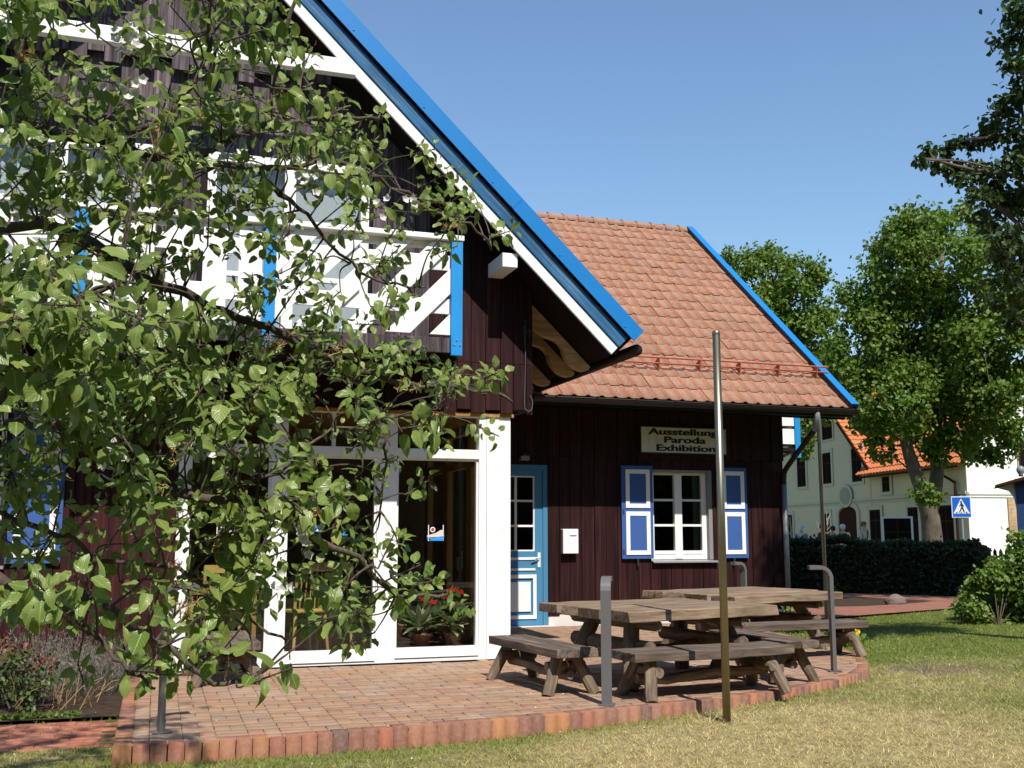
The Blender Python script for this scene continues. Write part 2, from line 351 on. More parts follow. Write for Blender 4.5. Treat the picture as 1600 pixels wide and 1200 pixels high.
def clip_poly(poly, ax, lim, keep_less):
    out = []; n = len(poly)
    for i in range(n):
        a, b = poly[i], poly[(i + 1) % n]; ia = (a[ax] <= lim) == keep_less; ib = (b[ax] <= lim) == keep_less
        if ia: out.append(a)
        if ia != ib:
            t = (lim - a[ax]) / (b[ax] - a[ax]); out.append((a[0] + t * (b[0] - a[0]), a[1] + t * (b[1] - a[1])))
    return out
def frame(mb, x0, x1, z0, z1, wd, y0, y1):
    mb.box(x0, x0 + wd, y0, y1, z0, z1); mb.box(x1 - wd, x1, y0, y1, z0, z1)
    mb.box(x0 + wd, x1 - wd, y0 + .001, y1 - .001, z0, z0 + wd); mb.box(x0 + wd, x1 - wd, y0 + .001, y1 - .001, z1 - wd, z1)
    return mb
def leaf_template(L=1.0, W=0.62, fold=0.18, curl=0.25, n=5, wav=0.0, tw=0.0, bend=0.0):
    """pointed oval blade along +X, up +Z: folded on the midrib, tip curling down; all triangles, with UVs"""
    us = np.linspace(0, 1, n); V = []; UV = []
    prof = np.sin(np.pi * us ** 0.78) ** 0.62
    for i, u in enumerate(us):
        z = -curl * u * u * L; x = u * L; yb = bend * u * u
        V.append((x, yb, z)); UV.append((.5, u))
        if 0 < i < n - 1:
            h = prof[i] * W * .5
            wl = wav * math.sin(i * 2.3 + W * 20); wr = wav * math.sin(i * 1.9 + fold * 50 + 1); t_ = tw * u
            V.append((x - .02 * L, yb + h, z + fold * h * 2 + wl + t_ * h)); UV.append((1, u)); V.append((x - .02 * L, yb - h, z + fold * h * 2 + wr - t_ * h)); UV.append((0, u))
    mid = [0] + [1 + 3 * k for k in range(n - 2)] + [1 + 3 * (n - 2)]
    F = [(0, mid[1], mid[1] + 1), (0, mid[1] + 2, mid[1])]
    for k in range(1, n - 2):
        a, b = mid[k], mid[k + 1]
        F += [(a, b, b + 1), (a, b + 1, a + 1), (a, a + 2, b + 2), (a, b + 2, b)]
    a, b = mid[n - 2], mid[n - 1]; F += [(a, b, a + 1), (a, a + 2, b)]
    return np.array(V), np.array(F), np.array(UV)
def simple_leaf():
    V = np.array([(0, 0, 0), (.35, .36, .06), (.75, .26, .02), (1, 0, -.12), (.75, -.26, .02), (.35, -.36, .06)])
    return V, np.array([(0, 3, 1), (1, 3, 2), (0, 4, 3), (0, 5, 4)]), None
def scatter(P, D, Nn, L, tmpl):
    """one mesh with a copy of the leaf at every point P, pointing along D with its face to Nn"""
    V0, F0, U0 = tmpl; n = len(P)
    X = D / np.linalg.norm(D, axis=1, keepdims=True); Y = np.cross(Nn, X); Y /= np.linalg.norm(Y, axis=1, keepdims=True) + 1e-9; Z = np.cross(X, Y)
    V = P[:, None, :] + L[:, None, None] * (V0[None, :, 0:1] * X[:, None] + V0[None, :, 1:2] * Y[:, None] + V0[None, :, 2:3] * Z[:, None])
    F = F0[None] + (np.arange(n) * len(V0))[:, None, None]
    uv = None if U0 is None else np.tile(U0, (n, 1))
    return V.reshape(-1, 3), F.reshape(-1, F0.shape[1]), uv
def rdir(n): d = rng.normal(size=(n, 3)); return d / np.linalg.norm(d, axis=1, keepdims=True)
def smooth_path(pts, sub=4):
    P = [Vector(p) for p in pts]; out = []
    for i in range(len(P) - 1):
        p0 = P[max(i - 1, 0)]; p1 = P[i]; p2 = P[i + 1]; p3 = P[min(i + 2, len(P) - 1)]
        for k in range(sub):
            t = k / sub
            out.append(0.5 * ((2 * p1) + (p2 - p0) * t + (2 * p0 - 5 * p1 + 4 * p2 - p3) * t * t + (3 * p1 - p0 - 3 * p2 + p3) * t ** 3))
    out.append(P[-1]); return out
def inpoly(x, y, poly):
    c = False; n = len(poly)
    for i in range(n):
        (x1, y1), (x2, y2) = poly[i], poly[(i + 1) % n]
        if (y1 > y) != (y2 > y) and x < (x2 - x1) * (y - y1) / (y2 - y1) + x1: c = not c
    return c
def inpoly_np(X, Y, poly):
    c = np.zeros(len(X), bool); n = len(poly)
    for i in range(n):
        (x1, y1), (x2, y2) = poly[i], poly[(i + 1) % n]
        if y1 == y2: continue
        c ^= ((y1 > Y) != (y2 > Y)) & (X < (x2 - x1) * (Y - y1) / (y2 - y1) + x1)
    return c

# ================================================================== GROUND
def vnoise(x, y, sc, seed):
    r = np.random.default_rng(seed); o = np.zeros_like(x)
    for _ in range(9):
        a = r.uniform(0, 6.28); k = sc * r.uniform(.5, 2.0); o += np.sin((x * np.cos(a) + y * np.sin(a)) * k + r.uniform(0, 6.28))
    return o / 4.0
def sstep(a, b, x): t = np.clip((x - a) / (b - a), 0, 1); return t * t * (3 - 2 * t)
def gz(x, y): return -.122 + .036 * sstep(1.2, 4.2, x) + .012 * vnoise(x, y, 1.2, 3) * sstep(-60, 0, -np.abs(x)) - .0 * y
def dryness(x, y):
    d = .90 * np.exp(-((x - 4.4) / 3.4) ** 2 - ((y - 6.0) / 1.9) ** 2) + .55 * np.exp(-((x - 7.6) / 1.5) ** 2 - ((y - 8.9) / .9) ** 2)
    d += .27 * sstep(11.2, 8.2, y + .8 * vnoise(x, y, 1.3, 21) + .25 * vnoise(x, y, 4.5, 22)) + .24 * vnoise(x, y, 1.8, 11) + .15 * vnoise(x, y, 5.0, 12) - .62 * np.exp(-((x - 7.2) / 2.0) ** 2 - ((y - 5.7) / .95) ** 2) - .25 * np.exp(-((x - 9) / 2.0) ** 2 - ((y - 8) / 1.0) ** 2)
    d -= .22 * sstep(6.3, 9.0, x)
    return np.clip(d, 0.02, 1)
xs = np.concatenate([[-500, -200, -80, -40, -20], np.arange(-11, 27, .2), [30, 40, 60, 100, 250, 500]])
ys = np.concatenate([[-500, -100, -30, -8], np.arange(-2, 26, .2), [30, 40, 60, 100, 250, 600]])
GX, GY = np.meshgrid(xs, ys); gx, gy = GX.ravel(), GY.ravel()
nx, ny = len(xs), len(ys)
i = np.arange((ny - 1) * (nx - 1)); a = (i // (nx - 1)) * nx + i % (nx - 1)
me = mesh_np("lawn", np.stack([gx, gy, gz(gx, gy)], 1), np.stack([a, a + 1, a + nx + 1, a + nx], 1))
at = me.attributes.new("dry", 'FLOAT', 'POINT'); at.data.foreach_set("value", dryness(gx, gy).astype(np.float32))
def bareness(x, y): return np.clip(1.05 * np.exp(-((x - 7.45) / 1.0) ** 2 - ((y - 9.05) / .45) ** 2) + .3 * vnoise(x, y, 6, 2) - .2, 0, 1)
at = me.attributes.new("bare", 'FLOAT', 'POINT'); at.data.foreach_set("value", bareness(gx, gy).astype(np.float32))
tag(newobj("lawn", me, MT['ground'], smooth=True), kind='structure')

EDGE = smooth_path([(-.19, 10.44, 0), (-.19, 8.6, 0), (-.19, 6.93, 0)], 4)[:-1]
FRONT = smooth_path([(-.19, 6.93, 0), (.84, 6.95, 0), (1.9, 7.05, 0), (3.0, 7.2, 0), (3.7, 7.33, 0), (4.4, 7.51, 0), (5.1, 7.77, 0), (5.83, 8.16, 0), (6.42, 8.66, 0), (6.95, 9.45, 0), (7.3, 10.4, 0), (7.5, 11.5, 0), (7.62, 12.6, 0), (7.66, 13.9, 0)], 10)
OUT = [(p.x, p.y) for p in EDGE + FRONT]
TERR = OUT + [(3.5, 13.98), (3.5, 10.48)]
BED = [(-6, 8.72), (-.2, 8.72), (-.2, 10.49), (-6, 10.49)]
PATHL = [(-6, 7.62), (-.2, 7.62), (-.2, 8.7), (-6, 8.7)]
PATHR = [(7.7, 12.9), (8.6, 13.7), (9.8, 14.5), (10.9, 14.85), (12.8, 15.5), (14.9, 16.1), (17.5, 16.9), (24, 19), (23, 21), (17.6, 18.7), (16.0, 18.0), (14.8, 17.6), (13.9, 17.15), (12.3, 16.65), (11.0, 16.9), (9.05, 16.9), (9.03, 14.02), (7.75, 13.98)]
PATHB = [(14.7, 17.62), (16.2, 18.15), (15.6, 19.4), (14.6, 20.8), (12.0, 22.5), (11.2, 21.2), (13.0, 20.0), (14.1, 19.1)]
SOILR = [(9.05, 16.85), (11.0, 16.85), (12.3, 16.6), (13.9, 17.1), (14.85, 17.65), (14.2, 19.15), (13.1, 20.1), (11.2, 21.3), (9.05, 21.4)]

def flat(name, poly, z, mat, kind='structure'):
    bm = bmesh.new(); vs = [bm.verts.new((x, y, z)) for x, y in poly]; f = bm.faces.new(vs); bmesh.ops.recalc_face_normals(bm, faces=[f])
    if f.normal.z < 0: f.normal_flip()
    bmesh.ops.triangulate(bm, faces=bm.faces[:]); me = bpy.data.meshes.new(name); bm.to_mesh(me); bm.free()
    return tag(newobj(name, me, MT[mat]), kind=kind)
terrace = flat("terrace", TERR, -.012, 'soil')
# --- bricks: basketweave inside, soldier course along the rim
def brick_mesh(lx, ly, lz, ch=.006):
    a, b = lx / 2, ly / 2; c = ch
    V = [(-a, -b, -lz), (a, -b, -lz), (a, b, -lz), (-a, b, -lz), (-a, -b, -c), (a, -b, -c), (a, b, -c), (-a, b, -c), (-a + c, -b + c, 0), (a - c, -b + c, 0), (a - c, b - c, 0), (-a + c, b - c, 0)]
    F = [(0, 1, 5, 4), (1, 2, 6, 5), (2, 3, 7, 6), (3, 0, 4, 7), (4, 5, 9, 8), (5, 6, 10, 9), (6, 7, 11, 10), (7, 4, 8, 11), (8, 9, 10, 11)]
    return np.array(V), np.array(F)
BV, BF = brick_mesh(.1965, .0965, .05, .0035)
bricks = []; halves = []
random.seed(11)
for cx in range(-2, 40):
    for cy in range(-2, 38):
        x0, y0 = -.19 + cx * .2, 6.87 + cy * .2
        for k in (0, 1):
            if (cx + cy) % 2: x, y, rz = x0 + .05 + .1 * k, y0 + .1, math.pi / 2
            else: x, y, rz = x0 + .1, y0 + .05 + .1 * k, 0.0
            if not inpoly(x, y, TERR): continue
            if x < 3.5 and y > 10.4: continue
            def fits(px, py, hx, hy): return all(inpoly(px + a * hx, py + b * hy, TERR) for a in (-1, 1) for b in (-1, 1))
            hx, hy = (.105, .055) if rz == 0.0 else (.055, .105)
            if not fits(x, y, hx, hy):
                for q in (-1, 1):
                    px, py = (x + q * .05, y) if rz == 0.0 else (x, y + q * .05)
                    if fits(px, py, .055, .055): halves.append((px, py, random.gauss(0, .0015), rz))
                continue
            bricks.append((x + random.gauss(0, .0012), y + random.gauss(0, .0012), random.gauss(0, .0016), rz + random.gauss(0, .008)))
bricks.sort(key=lambda b: b[0] ** 2 + b[1] ** 2)
bme = mesh_np("brick", BV, BF); bme.materials.append(MT['brick'])
for n, (x, y, z, rz) in enumerate(bricks[:300]):
    o = bpy.data.objects.new("brick", bme); o.location = (x, y, z); o.rotation_euler = (random.gauss(0, .006), random.gauss(0, .006), rz); link(o, terrace)
def merge(items, V, F):
    vs, fs = [], []
    for n, M in enumerate(items):
        M = np.array(M); vs.append(V @ M[:3, :3].T + M[:3, 3]); fs.append(F + n * len(V))
    return np.concatenate(vs), np.concatenate(fs)
mm = [Matrix.Translation((x, y, z)) @ Matrix.Rotation(rz, 4, 'Z') for x, y, z, rz in bricks[300:]] + [Matrix.Translation((x, y, z)) @ Matrix.Rotation(rz, 4, 'Z') @ Matrix.Diagonal((.49, 1, 1, 1)) for x, y, z, rz in halves]
V, F = merge(mm, BV, BF); tag(newobj("brick_paving", mesh_np("brick_paving", V, F), MT['brick'], terrace), kind='stuff')
EV, EF = brick_mesh(.0945, .105, .24, .004)
eme = mesh_np("edging_brick", EV, EF); eme.materials.append(MT['edge_brick'])
rim = [Vector((x, y, 0)) for x, y in OUT]; seg = 0; acc = 0.0; dist = .05; total = 0
for i in range(len(rim) - 1):
    a, b = rim[i], rim[i + 1]; L = (b - a).length
    while dist <= total + L:
        t = (dist - total) / L; p = a.lerp(b, t); ang = math.atan2(b.y - a.y, b.x - a.x); nrm = Vector((-math.sin(ang), math.cos(ang), 0))
        q = p + nrm * .05
        o = bpy.data.objects.new("edging_brick", eme); o.location = (q.x, q.y, .004 + random.gauss(0, .002)); o.rotation_euler = (random.gauss(0, .01), random.gauss(0, .01), ang + random.gauss(0, .012)); link(o, terrace)
        dist += .1005
    total += L
gp = flat("garden_path", PATHL, -.135, 'soil')
pme = mesh_np("brick", BV, BF); pme.materials.append(MT['red_paver'])
for iy in range(10):
    for ix in range(9):
        x = -.3 - ix * .2 - (iy % 2) * .1; y = 7.675 + iy * .104
        if x < -2.0: continue
        o = bpy.data.objects.new("brick", pme); o.location = (x, y, -.118 + random.gauss(0, .002)); o.rotation_euler = (random.gauss(0, .008), random.gauss(0, .008), random.gauss(0, .01)); link(o, gp)
flat("flower_bed", BED, -.10, 'soil')
flat("brick_path", PATHR, -.052, 'path'); flat("brick_path", PATHB, -.056, 'path')
flat("bare_soil", SOILR, -.062, 'soil')

# ================================================================== MAIN HOUSE
random.seed(21)
house = empty("timber_house", (0, 10.5, 0), label="dark timber gabled house with blue and white bargeboards, balcony and glazed front", cat="house")
WM[house.name] = Matrix.Translation((0, 10.5, 0))
SL = .97
def soff(x): return 7.40 - SL * abs(x)
def plank(parent, mat, x0, x1, y0, y1, z0, z1a, z1b=None, name="plank"):
    z1b = z1a if z1b is None else z1b; g = .003; dy = random.gauss(0, .002)
    m = MB(); m.xz([(x0 + g, z0), (x1 - g, z0), (x1 - g, z1b), (x0 + g, z1a)], y0 + dy, y1 + dy)
    return m.build(name, mat, parent, bev=.003)
OPEN = [(-1.82, -.2), (.32, 1.92)]
x = -3.70; k = 0
while x < 3.69:
    wd = random.choice([.14, .15, .155, .16]); x1 = min(x + wd, 3.70)
    if 3.70 - x1 < .06: x1 = 3.70
    xm = (x + x1) / 2; top = lambda q: min(5.86, soff(q) - .01)
    inopen = any(a - .02 < xm < b + .02 for a, b in OPEN)
    zb = 2.50 + (.035 if k % 2 else 0.0) + random.uniform(-.01, .01)
    up = 'grey_wood' if abs(xm) < 2.5 else 'dark_wood'
    plank(house, 'dark_wood', x, x1, 10.415, 10.44, zb, 3.02)
    if inopen: plank(house, up, x, x1, 10.415, 10.44, 5.0, top(x), top(x1))
    else: plank(house, up, x, x1, 10.415, 10.44, 3.024, top(x), top(x1))
    if abs(xm) < 1.68:
        zb = 5.78 + (.06 if k % 2 else -.04) + random.uniform(-.03, .03)
        if soff(x) > zb + .05 and soff(x1) > zb + .05: plank(house, 'grey_wood', x, x1, 10.33, 10.355, zb, soff(x) - .01, soff(x1) - .01)
    x = x1; k += 1
m = MB()
for a, b, z0 in ((-3.69, -1.82, 2.54), (-.2, 0, 2.54), (0, .32, 2.54), (1.92, 3.69, 2.54), (-1.82, -.2, 5.0), (.32, 1.92, 5.0)):
    m.xz([(a, z0), (b, z0), (b, soff(b) - .02), (a, soff(a) - .02)], 10.447, 10.56)
m.box(-1.82, -.2, 10.449, 10.55, 2.54, 3.05); m.box(.32, 1.92, 10.449, 10.55, 2.54, 3.05)
m.box(3.60, 3.69, 10.57, 19, 2.54, 3.85); m.box(-3.69, -3.60, 10.57, 19, 0, 3.85)
m.build("wall", 'black_wood', house)
m = MB(); m.box(-3.6, 3.6, 10.56, 19, 2.56, 2.72); m.build("upper_floor", 'black_wood', house)
# roof
for s in (1, -1):
    m = MB(); m.xz([(0, 7.80), (s * 4.64, 7.80 - SL * 4.64), (s * 4.43, 7.40 - SL * 4.43 + .0), (0, 7.40)], 9.90, 19.2); m.build("roof", 'black_wood', house)
    m = MB(); m.xz([(0, 7.90), (s * 4.70, 7.90 - SL * 4.70), (s * 4.66, 7.81 - SL * 4.66), (0, 7.81)], 10.02, 19.2); m.build("roof_covering", 'tile', house)
    # barge boards: white under blue under blue metal cap
    def strip(zl, zu, xe, y0, y1):
        n = Vector((SL, 1)).normalized(); pe = (xe, zl - SL * xe); t = (zu - zl) / math.hypot(1, SL); q = (pe[0] + n.x * t, pe[1] + n.y * t)
        return [(0, zl), (s * pe[0], pe[1]), (s * q[0], q[1]), (0, zu)], y0, y1
    m = MB(); m.xz(*strip(7.33, 7.478, 4.37, 9.868, 9.899)); m.build("white_bargeboard", 'white', house, bev=.004)
    m = MB(); m.xz(*strip(7.484, 7.672, 4.45, 9.85, 9.897)); m.build("blue_bargeboard", 'old_blue', house, bev=.004)
    m = MB(); m.xz(*strip(7.69, 7.90, 4.60, 9.80, 9.812)); m.xz(*strip(7.888, 7.912, 4.70, 9.806, 10.06)); cap = m.build("verge_cap", 'cap_blue', house)
    if s == 1:
        for q in range(6):
            xx = .9 + q * .72; zz = 7.74 - SL * xx; m = MB(); m.lathe((0, 0, 0), [(.0, .008), (.008, .006), (.011, 0)], 8)
            for i in range(len(m.v)): a = m.v[i]; m.v[i] = (xx + a[0], 9.80 - a[2], zz + a[1])
            m.build("screw", 'cap_blue', cap)
        for xx in (1.28, 3.31):
            m = MB(); t = Vector((.718, 0, -.696)); n = Vector((.696, 0, .718)); c = Vector((xx, 9.799, 7.795 - SL * xx)); m.obox(c, t * .02, n * .073, Vector((0, .0025, 0))); m.build("seam", 'cap_blue', cap)
    m = MB(); m.tube([(s * 4.69, 9.93, 3.165), (s * 4.69, 13.0, 3.165)], .062, 10); m.build("gutter", 'gutter', house, smooth=True)
for yy in (10.62, 11.08, 11.86):
    n = Vector((.696, .718)); t = Vector((.718, -.696)); b0 = Vector((3.45, soff(3.45) - .012)); P = []
    for sd_, dd in [(0, 0), (1.36, 0), (1.37, .04), (1.34, .09), (1.28, .13), (1.20, .15), (1.12, .145), (1.05, .12), (1.0, .085), (.94, .075), (.88, .085), (.82, .12), (.76, .155), (.66, .175), (.5, .18), (0, .18)]:
        q = b0 + t * sd_ * 1.02 - n * dd; P.append((q.x, q.y))
    m = MB(); m.xz(P, yy, yy + .1); m.build("rafter_tail", 'raw_wood', house, bev=.005)
m = MB(); m.box(3.20, 3.36, 9.91, 10.41, 3.935, 4.08); m.build("purlin", 'white', house, bev=.004)
m = MB(); m.box(-3.36, -3.13, 9.91, 10.41, 3.88, 4.08); m.build("purlin", 'white', house, bev=.004)
m = MB(); m.xz([(-1.66, 5.72), (1.66, 5.72), (1.50, 5.875), (-1.50, 5.875)], 9.83, 9.925); m.build("collar_beam", 'white', house, bev=.004)
# upper windows
for a, b in OPEN:
    m = MB(); frame(m, a, b, 3.06, 4.99, .085, 10.40, 10.48); xc = (a + b) / 2
    m.box(xc - .055, xc + .055, 10.402, 10.478, 3.145, 4.905)
    for q in (0, 1):
        xa, xb = (a + .085, xc - .055) if q == 0 else (xc + .055, b - .085); m.box(xa, xb, 10.41, 10.47, 3.75, 3.80)
    wf = m.build("balcony_window", 'white', house, bev=.003)
    for q in (0, 1):
        xa, xb = (a + .085, xc - .055) if q == 0 else (xc + .055, b - .085)
        m = MB(); m.box(xa, xb, 10.44, 10.448, 3.145, 4.905); m.build("pane", 'glass', wf)
    n = 40; X = np.linspace(a, b, n); Yc = 10.56 + .012 * np.sin(X * 46) + .006 * np.sin(X * 91); V = np.concatenate([np.stack([X, Yc, np.full(n, 3.06)], 1), np.stack([X, Yc, np.full(n, 4.97)], 1)])
    V = np.concatenate([V, V + np.array([0, .004, 0])]); i = np.arange(n - 1); F = np.stack([i, i + 1, i + n + 1, i + n], 1); F = np.concatenate([F, F[:, ::-1] + 2 * n])
    newobj("curtain", mesh_np("curtain", V, F), MT['curtain'], wf, smooth=True)
# balcony
bal = MB(); bal.box(-2.58, 2.58, 9.46, 10.41, 2.985, 3.02); balcony = bal.build("balcony", 'dark_wood', house)
for k in range(11): m = MB(); m.box(-2.5 + k * .5 - .04, -2.5 + k * .5 + .04, 9.49, 10.41, 2.87, 2.98); m.build("joist", 'black_wood', balcony)
m = MB(); m.box(-2.58, 2.52, 9.415, 9.455, 2.93, 3.07); m.build("front_beam", 'grey_wood', balcony, bev=.004)
m = MB(); m.box(2.585, 2.60, 9.46, 10.41, 2.87, 3.06); m.build("side_board", 'dark_wood', balcony)
for yy in (2.555, -2.555): m = MB(); m.prism([(yy - .04, 9.5, 2.86), (yy - .04, 10.4, 2.55), (yy - .04, 10.4, 2.44), (yy - .04, 9.5, 2.76)], (.08, 0, 0)); m.build("brace", 'black_wood', balcony)
PX = [-2.58, -.715, .85, 2.575]
for xp in PX:
    m = MB(); m.box(xp - .054, xp + .054, 9.36, 9.41, 2.90, 4.0 + (-.015)); m.box(xp - .045, xp + .045, 9.411, 9.47, 2.95, 3.985); pst = m.build("post", 'post_blue', balcony, bev=.004)
    for bx, bz in ((-.025, 3.0), (.03, 3.0), (.0, 3.045)):
        m = MB(); m.tube([(xp + bx, 9.362, bz), (xp + bx, 9.352, bz)], .008, 8); m.build("bolt", 'grey_metal', pst)
m = MB(); m.box(-2.66, 2.64, 9.35, 9.50, 4.0, 4.05); m.build("handrail", 'white', balcony, bev=.005)
m = MB(); m.box(-2.52, 2.52, 9.455, 9.48, 3.93, 3.99); m.build("rail", 'white', balcony)
for (a, b), sg in zip(zip(PX[:-1], PX[1:]), (-1, 0, 1)):
    a += .055; b -= .055
    for z0 in (3.30, 3.72):
        m = MB(); m.box(a, b, 9.432, 9.452, z0, z0 + .145); m.build("horizontal_board", 'white', balcony, bev=.003)
    if sg == 0:
        for k in range(5):
            xa = a + .02 + k * .305; m = MB(); m.box(xa, min(xa + .205, b), 9.405, 9.428, 3.10, 3.985); m.build("vertical_board", 'white', balcony, bev=.003)
        continue
    q = -1.1
    while q < b - a + .2:
        w_, h = .235, .90; dx = h * .95
        poly = [(q, 3.095), (q + w_, 3.095), (q + w_ + dx, 3.985), (q + dx, 3.985)]
        if sg < 0: poly = [(b - a - px, pz) for px, pz in poly]
        poly = [(px + a, pz) for px, pz in poly]
        poly = clip_poly(poly, 0, a, False); poly = clip_poly(poly, 0, b, True) if poly else poly
        if len(poly) > 2: m = MB(); m.xz(poly, 9.405, 9.428); m.build("diagonal_board", 'white', balcony, bev=.003)
        q += .42
# glazed front
gf = MB()
POSTS = [(.17, .27), (1.03, 1.18), (2.07, 2.27), (3.13, 3.47)]
for a, b in POSTS[:3]: gf.box(a, b, 10.47, 10.60, 0, 2.48)
glz = gf.build("glazed_front", 'white', house, bev=.004)
m = MB(); m.box(3.13, 3.21, 10.472, 10.60, 0, 2.48); m.box(3.212, 3.47, 10.468, 10.60, 0.0, 2.50); m.build("corner_post", 'white', glz, bev=.003)
for (a, b), (c, d) in zip(POSTS[:-1], POSTS[1:]):
    for z0, z1 in ((0, .115), (2.02, 2.115), (2.455, 2.50)): m = MB(); m.box(b, c, 10.475, 10.595, z0, z1); m.build("rail", 'white', glz, bev=.003)
m = MB(); m.box(1.18, 2.07, 10.462, 10.474, .03, .045); m.build("drip_strip", 'white', glz)
m = MB(); m.box(2.27, 3.13, 10.462, 10.474, .045, .052); m.build("drip_strip", 'white', glz)
for xm in (.62, 1.63, 2.69): m = MB(); m.box(xm - .017, xm + .017, 10.49, 10.57, 2.115, 2.455); m.build("mullion", 'white', glz)
for n, ((a, b), (c, d)) in enumerate(zip(POSTS[:-1], POSTS[1:])):
    m = MB(); frame(m, b, c, .115, 2.02, .022, 10.50, 10.57); m.build("sash", 'white', glz)
    m = MB(); m.box(b + .02, c - .02, 10.53, 10.538, .135, 2.0); m.build("pane", 'glass', glz)
    m = MB(); m.box(b, c, 10.53, 10.538, 2.115, 2.455); m.build("pane", 'glass', glz)
m = MB(); m.box(.1, 3.5, 10.45, 10.467, 2.462, 2.50); m.build("lintel_strip", 'tan_wood', house)
# glazed side of the sun room
sg_ = MB()
for yy in (10.72, 11.7, 12.75, 13.75): sg_.box(3.38, 3.47, yy, yy + .09, .115, 2.5)
sg_.box(3.375, 3.475, 10.6, 14.0, 0, .115); sg_.box(3.382, 3.468, 10.6, 14.0, 2.02, 2.12); sg_.box(3.38, 3.47, 10.6, 14.0, 2.42, 2.5)
gs = sg_.build("glazed_side", 'tan_wood', house, bev=.004)
for ya, yb in ((10.81, 11.7), (11.79, 12.75), (12.84, 13.75)):
    m = MB(); m.box(3.42, 3.428, ya, yb, .115, 2.02); m.build("pane", 'glass', gs)
    m = MB(); m.box(3.385, 3.415, ya, ya + .06, .115, 2.02); m.box(3.385, 3.415, yb - .06, yb, .115, 2.02); m.build("sash", 'tan_wood', gs)
m = MB(); m.tube([(3.37, 12.0, .98), (3.33, 12.0, .98), (3.33, 12.0, .84)], .012, 8); m.box(3.37, 3.382, 11.97, 12.03, .86, 1.06); m.build("window_handle", 'grey_metal', gs)
# room
m = MB(); m.box(.17, 3.47, 13.96, 14.05, 0, 2.5); m.box(.17, .25, 10.6, 13.96, 0, 2.5); m.build("room_wall", 'room_wall', house)
m = MB(); m.box(.25, 3.375, 10.6, 13.96, -.05, .012); m.build("room_floor", 'room_floor', house)
m = MB(); m.box(.25, 3.47, 10.6, 13.96, 2.505, 2.55); m.build("room_ceiling", 'tan_wood', house)
m = MB(); m.box(-3.69, .17, 10.56, 10.64, 0, 2.5); m.build("wall", 'black_wood', house)
# lower left cladding and shutter
x = -3.7
while x < .16:
    wd = random.choice([.14, .15, .155]); x1 = min(x + wd, .168)
    if -2.25 < (x + x1) / 2 < -1.3:
        plank(house, 'dark_wood_left', x, x1, 10.52, 10.545, 0.0, .98); plank(house, 'dark_wood_left', x, x1, 10.52, 10.545, 2.36, 2.5)
    else: plank(house, 'dark_wood_left', x, x1, 10.52, 10.545, 0.0 + random.uniform(0, .03), 2.5)
    x = x1
def shutter(parent, x0, x1, z0, z1, y, mat='shutter_blue'):
    m = MB(); m.box(x0, x1, y, y + .032, z0, z1); sh = m.build("shutter", mat, parent, bev=.003); zc = z0 + (z1 - z0) * .525; wd = x1 - x0
    for a, b in ((z0 + .055, zc - .028), (zc + .022, z1 - .055)):
        m = MB(); frame(m, x0 + wd * .125, x1 - wd * .10, a, b, .062, y - .014, y - .001); m.build("panel_trim", 'white', sh, bev=.003)
        m = MB(); m.box(x0 + wd * .125 + .064, x1 - wd * .10 - .064, y - .006, y - .001, a + .064, b - .064); m.build("panel", mat, sh)
    m = MB(); m.box((x0 + x1) / 2 - .012, (x0 + x1) / 2 + .012, y + .002, y + .02, z0 - .10, z0 + .004); m.build("catch", 'iron', sh)
    for zz in (z0 + (z1 - z0) * .52, z0 + .12): m = MB(); m.box(x0 + .015, x0 + .035, y - .01, y - .001, zz - .05, zz + .01); m.build("hinge", 'iron', sh)
    return sh
def casement(parent, x0, x1, z0, z1, y, rows=3, wd=.075, name="window"):
    m = MB(); frame(m, x0, x1, z0, z1, wd, y, y + .06); xc = (x0 + x1) / 2; m.box(xc - .06, xc + .06, y - .012, y + .058, z0 + .01, z1 - wd * .6)
    m.box(x0 + wd, x1 - wd, y - .006, y + .05, z0 + wd, z0 + wd + .05)
    wfr = m.build(name, 'white', parent, bev=.003)
    for a, b in ((x0 + wd, xc - .06), (xc + .06, x1 - wd)):
        h = (z1 - z0 - 2 * wd - .05) / rows; zb = z0 + wd + .05
        for r_ in range(1, rows): m = MB(); m.box(a, b, y + .005, y + .045, zb + r_ * h - .016, zb + r_ * h + .016); m.build("glazing_bar", 'white', wfr)
        for r_ in range(rows): m = MB(); m.box(a, b, y + .022, y + .028, zb + r_ * h + (.016 if r_ else 0), zb + (r_ + 1) * h - (.016 if r_ < rows - 1 else 0)); m.build("pane", 'glass', wfr)
    return wfr
shutter(house, -1.28, -.82, .99, 2.38, 10.48)
casement(house, -2.25, -1.3, .98, 2.36, 10.53)
m = MB(); m.box(-2.3, -1.28, 10.44, 10.53, .945, .972); m.build("window_sill", 'grey_metal', house)
m = MB(); m.box(-2.3, -1.25, 10.65, 11.4, .9, 2.5); m.build("dark_room", 'room_floor', house)
# conductor cable on the corner
m = MB(); m.tube(smooth_path([(3.60, 10.40, 3.38), (3.61, 10.39, 3.1), (3.60, 10.395, 2.62), (3.62, 10.39, 2.54), (3.67, 10.39, 2.54), (3.69, 10.395, 2.63), (3.66, 10.40, 2.70)]), .004, 6); m.build("cable", 'bollard', house)
m = MB(); m.box(3.585, 3.615, 10.37, 10.413, 3.34, 3.44); m.tube([(3.6, 10.36, 3.5), (3.6, 10.36, 3.3)], .008, 6); m.tube([(3.65, 10.37, 3.40), (3.65, 10.37, 3.31)], .008, 6); m.box(3.63, 3.67, 10.375, 10.413, 3.37, 3.40); m.build("cable_hook", 'iron', house)
m = MB(); m.tube([(2.84, 14.0, 5.1), (2.84, 14.0, 7.92)], .008, 6); m.build("lightning_rod", 'white_plain', house)

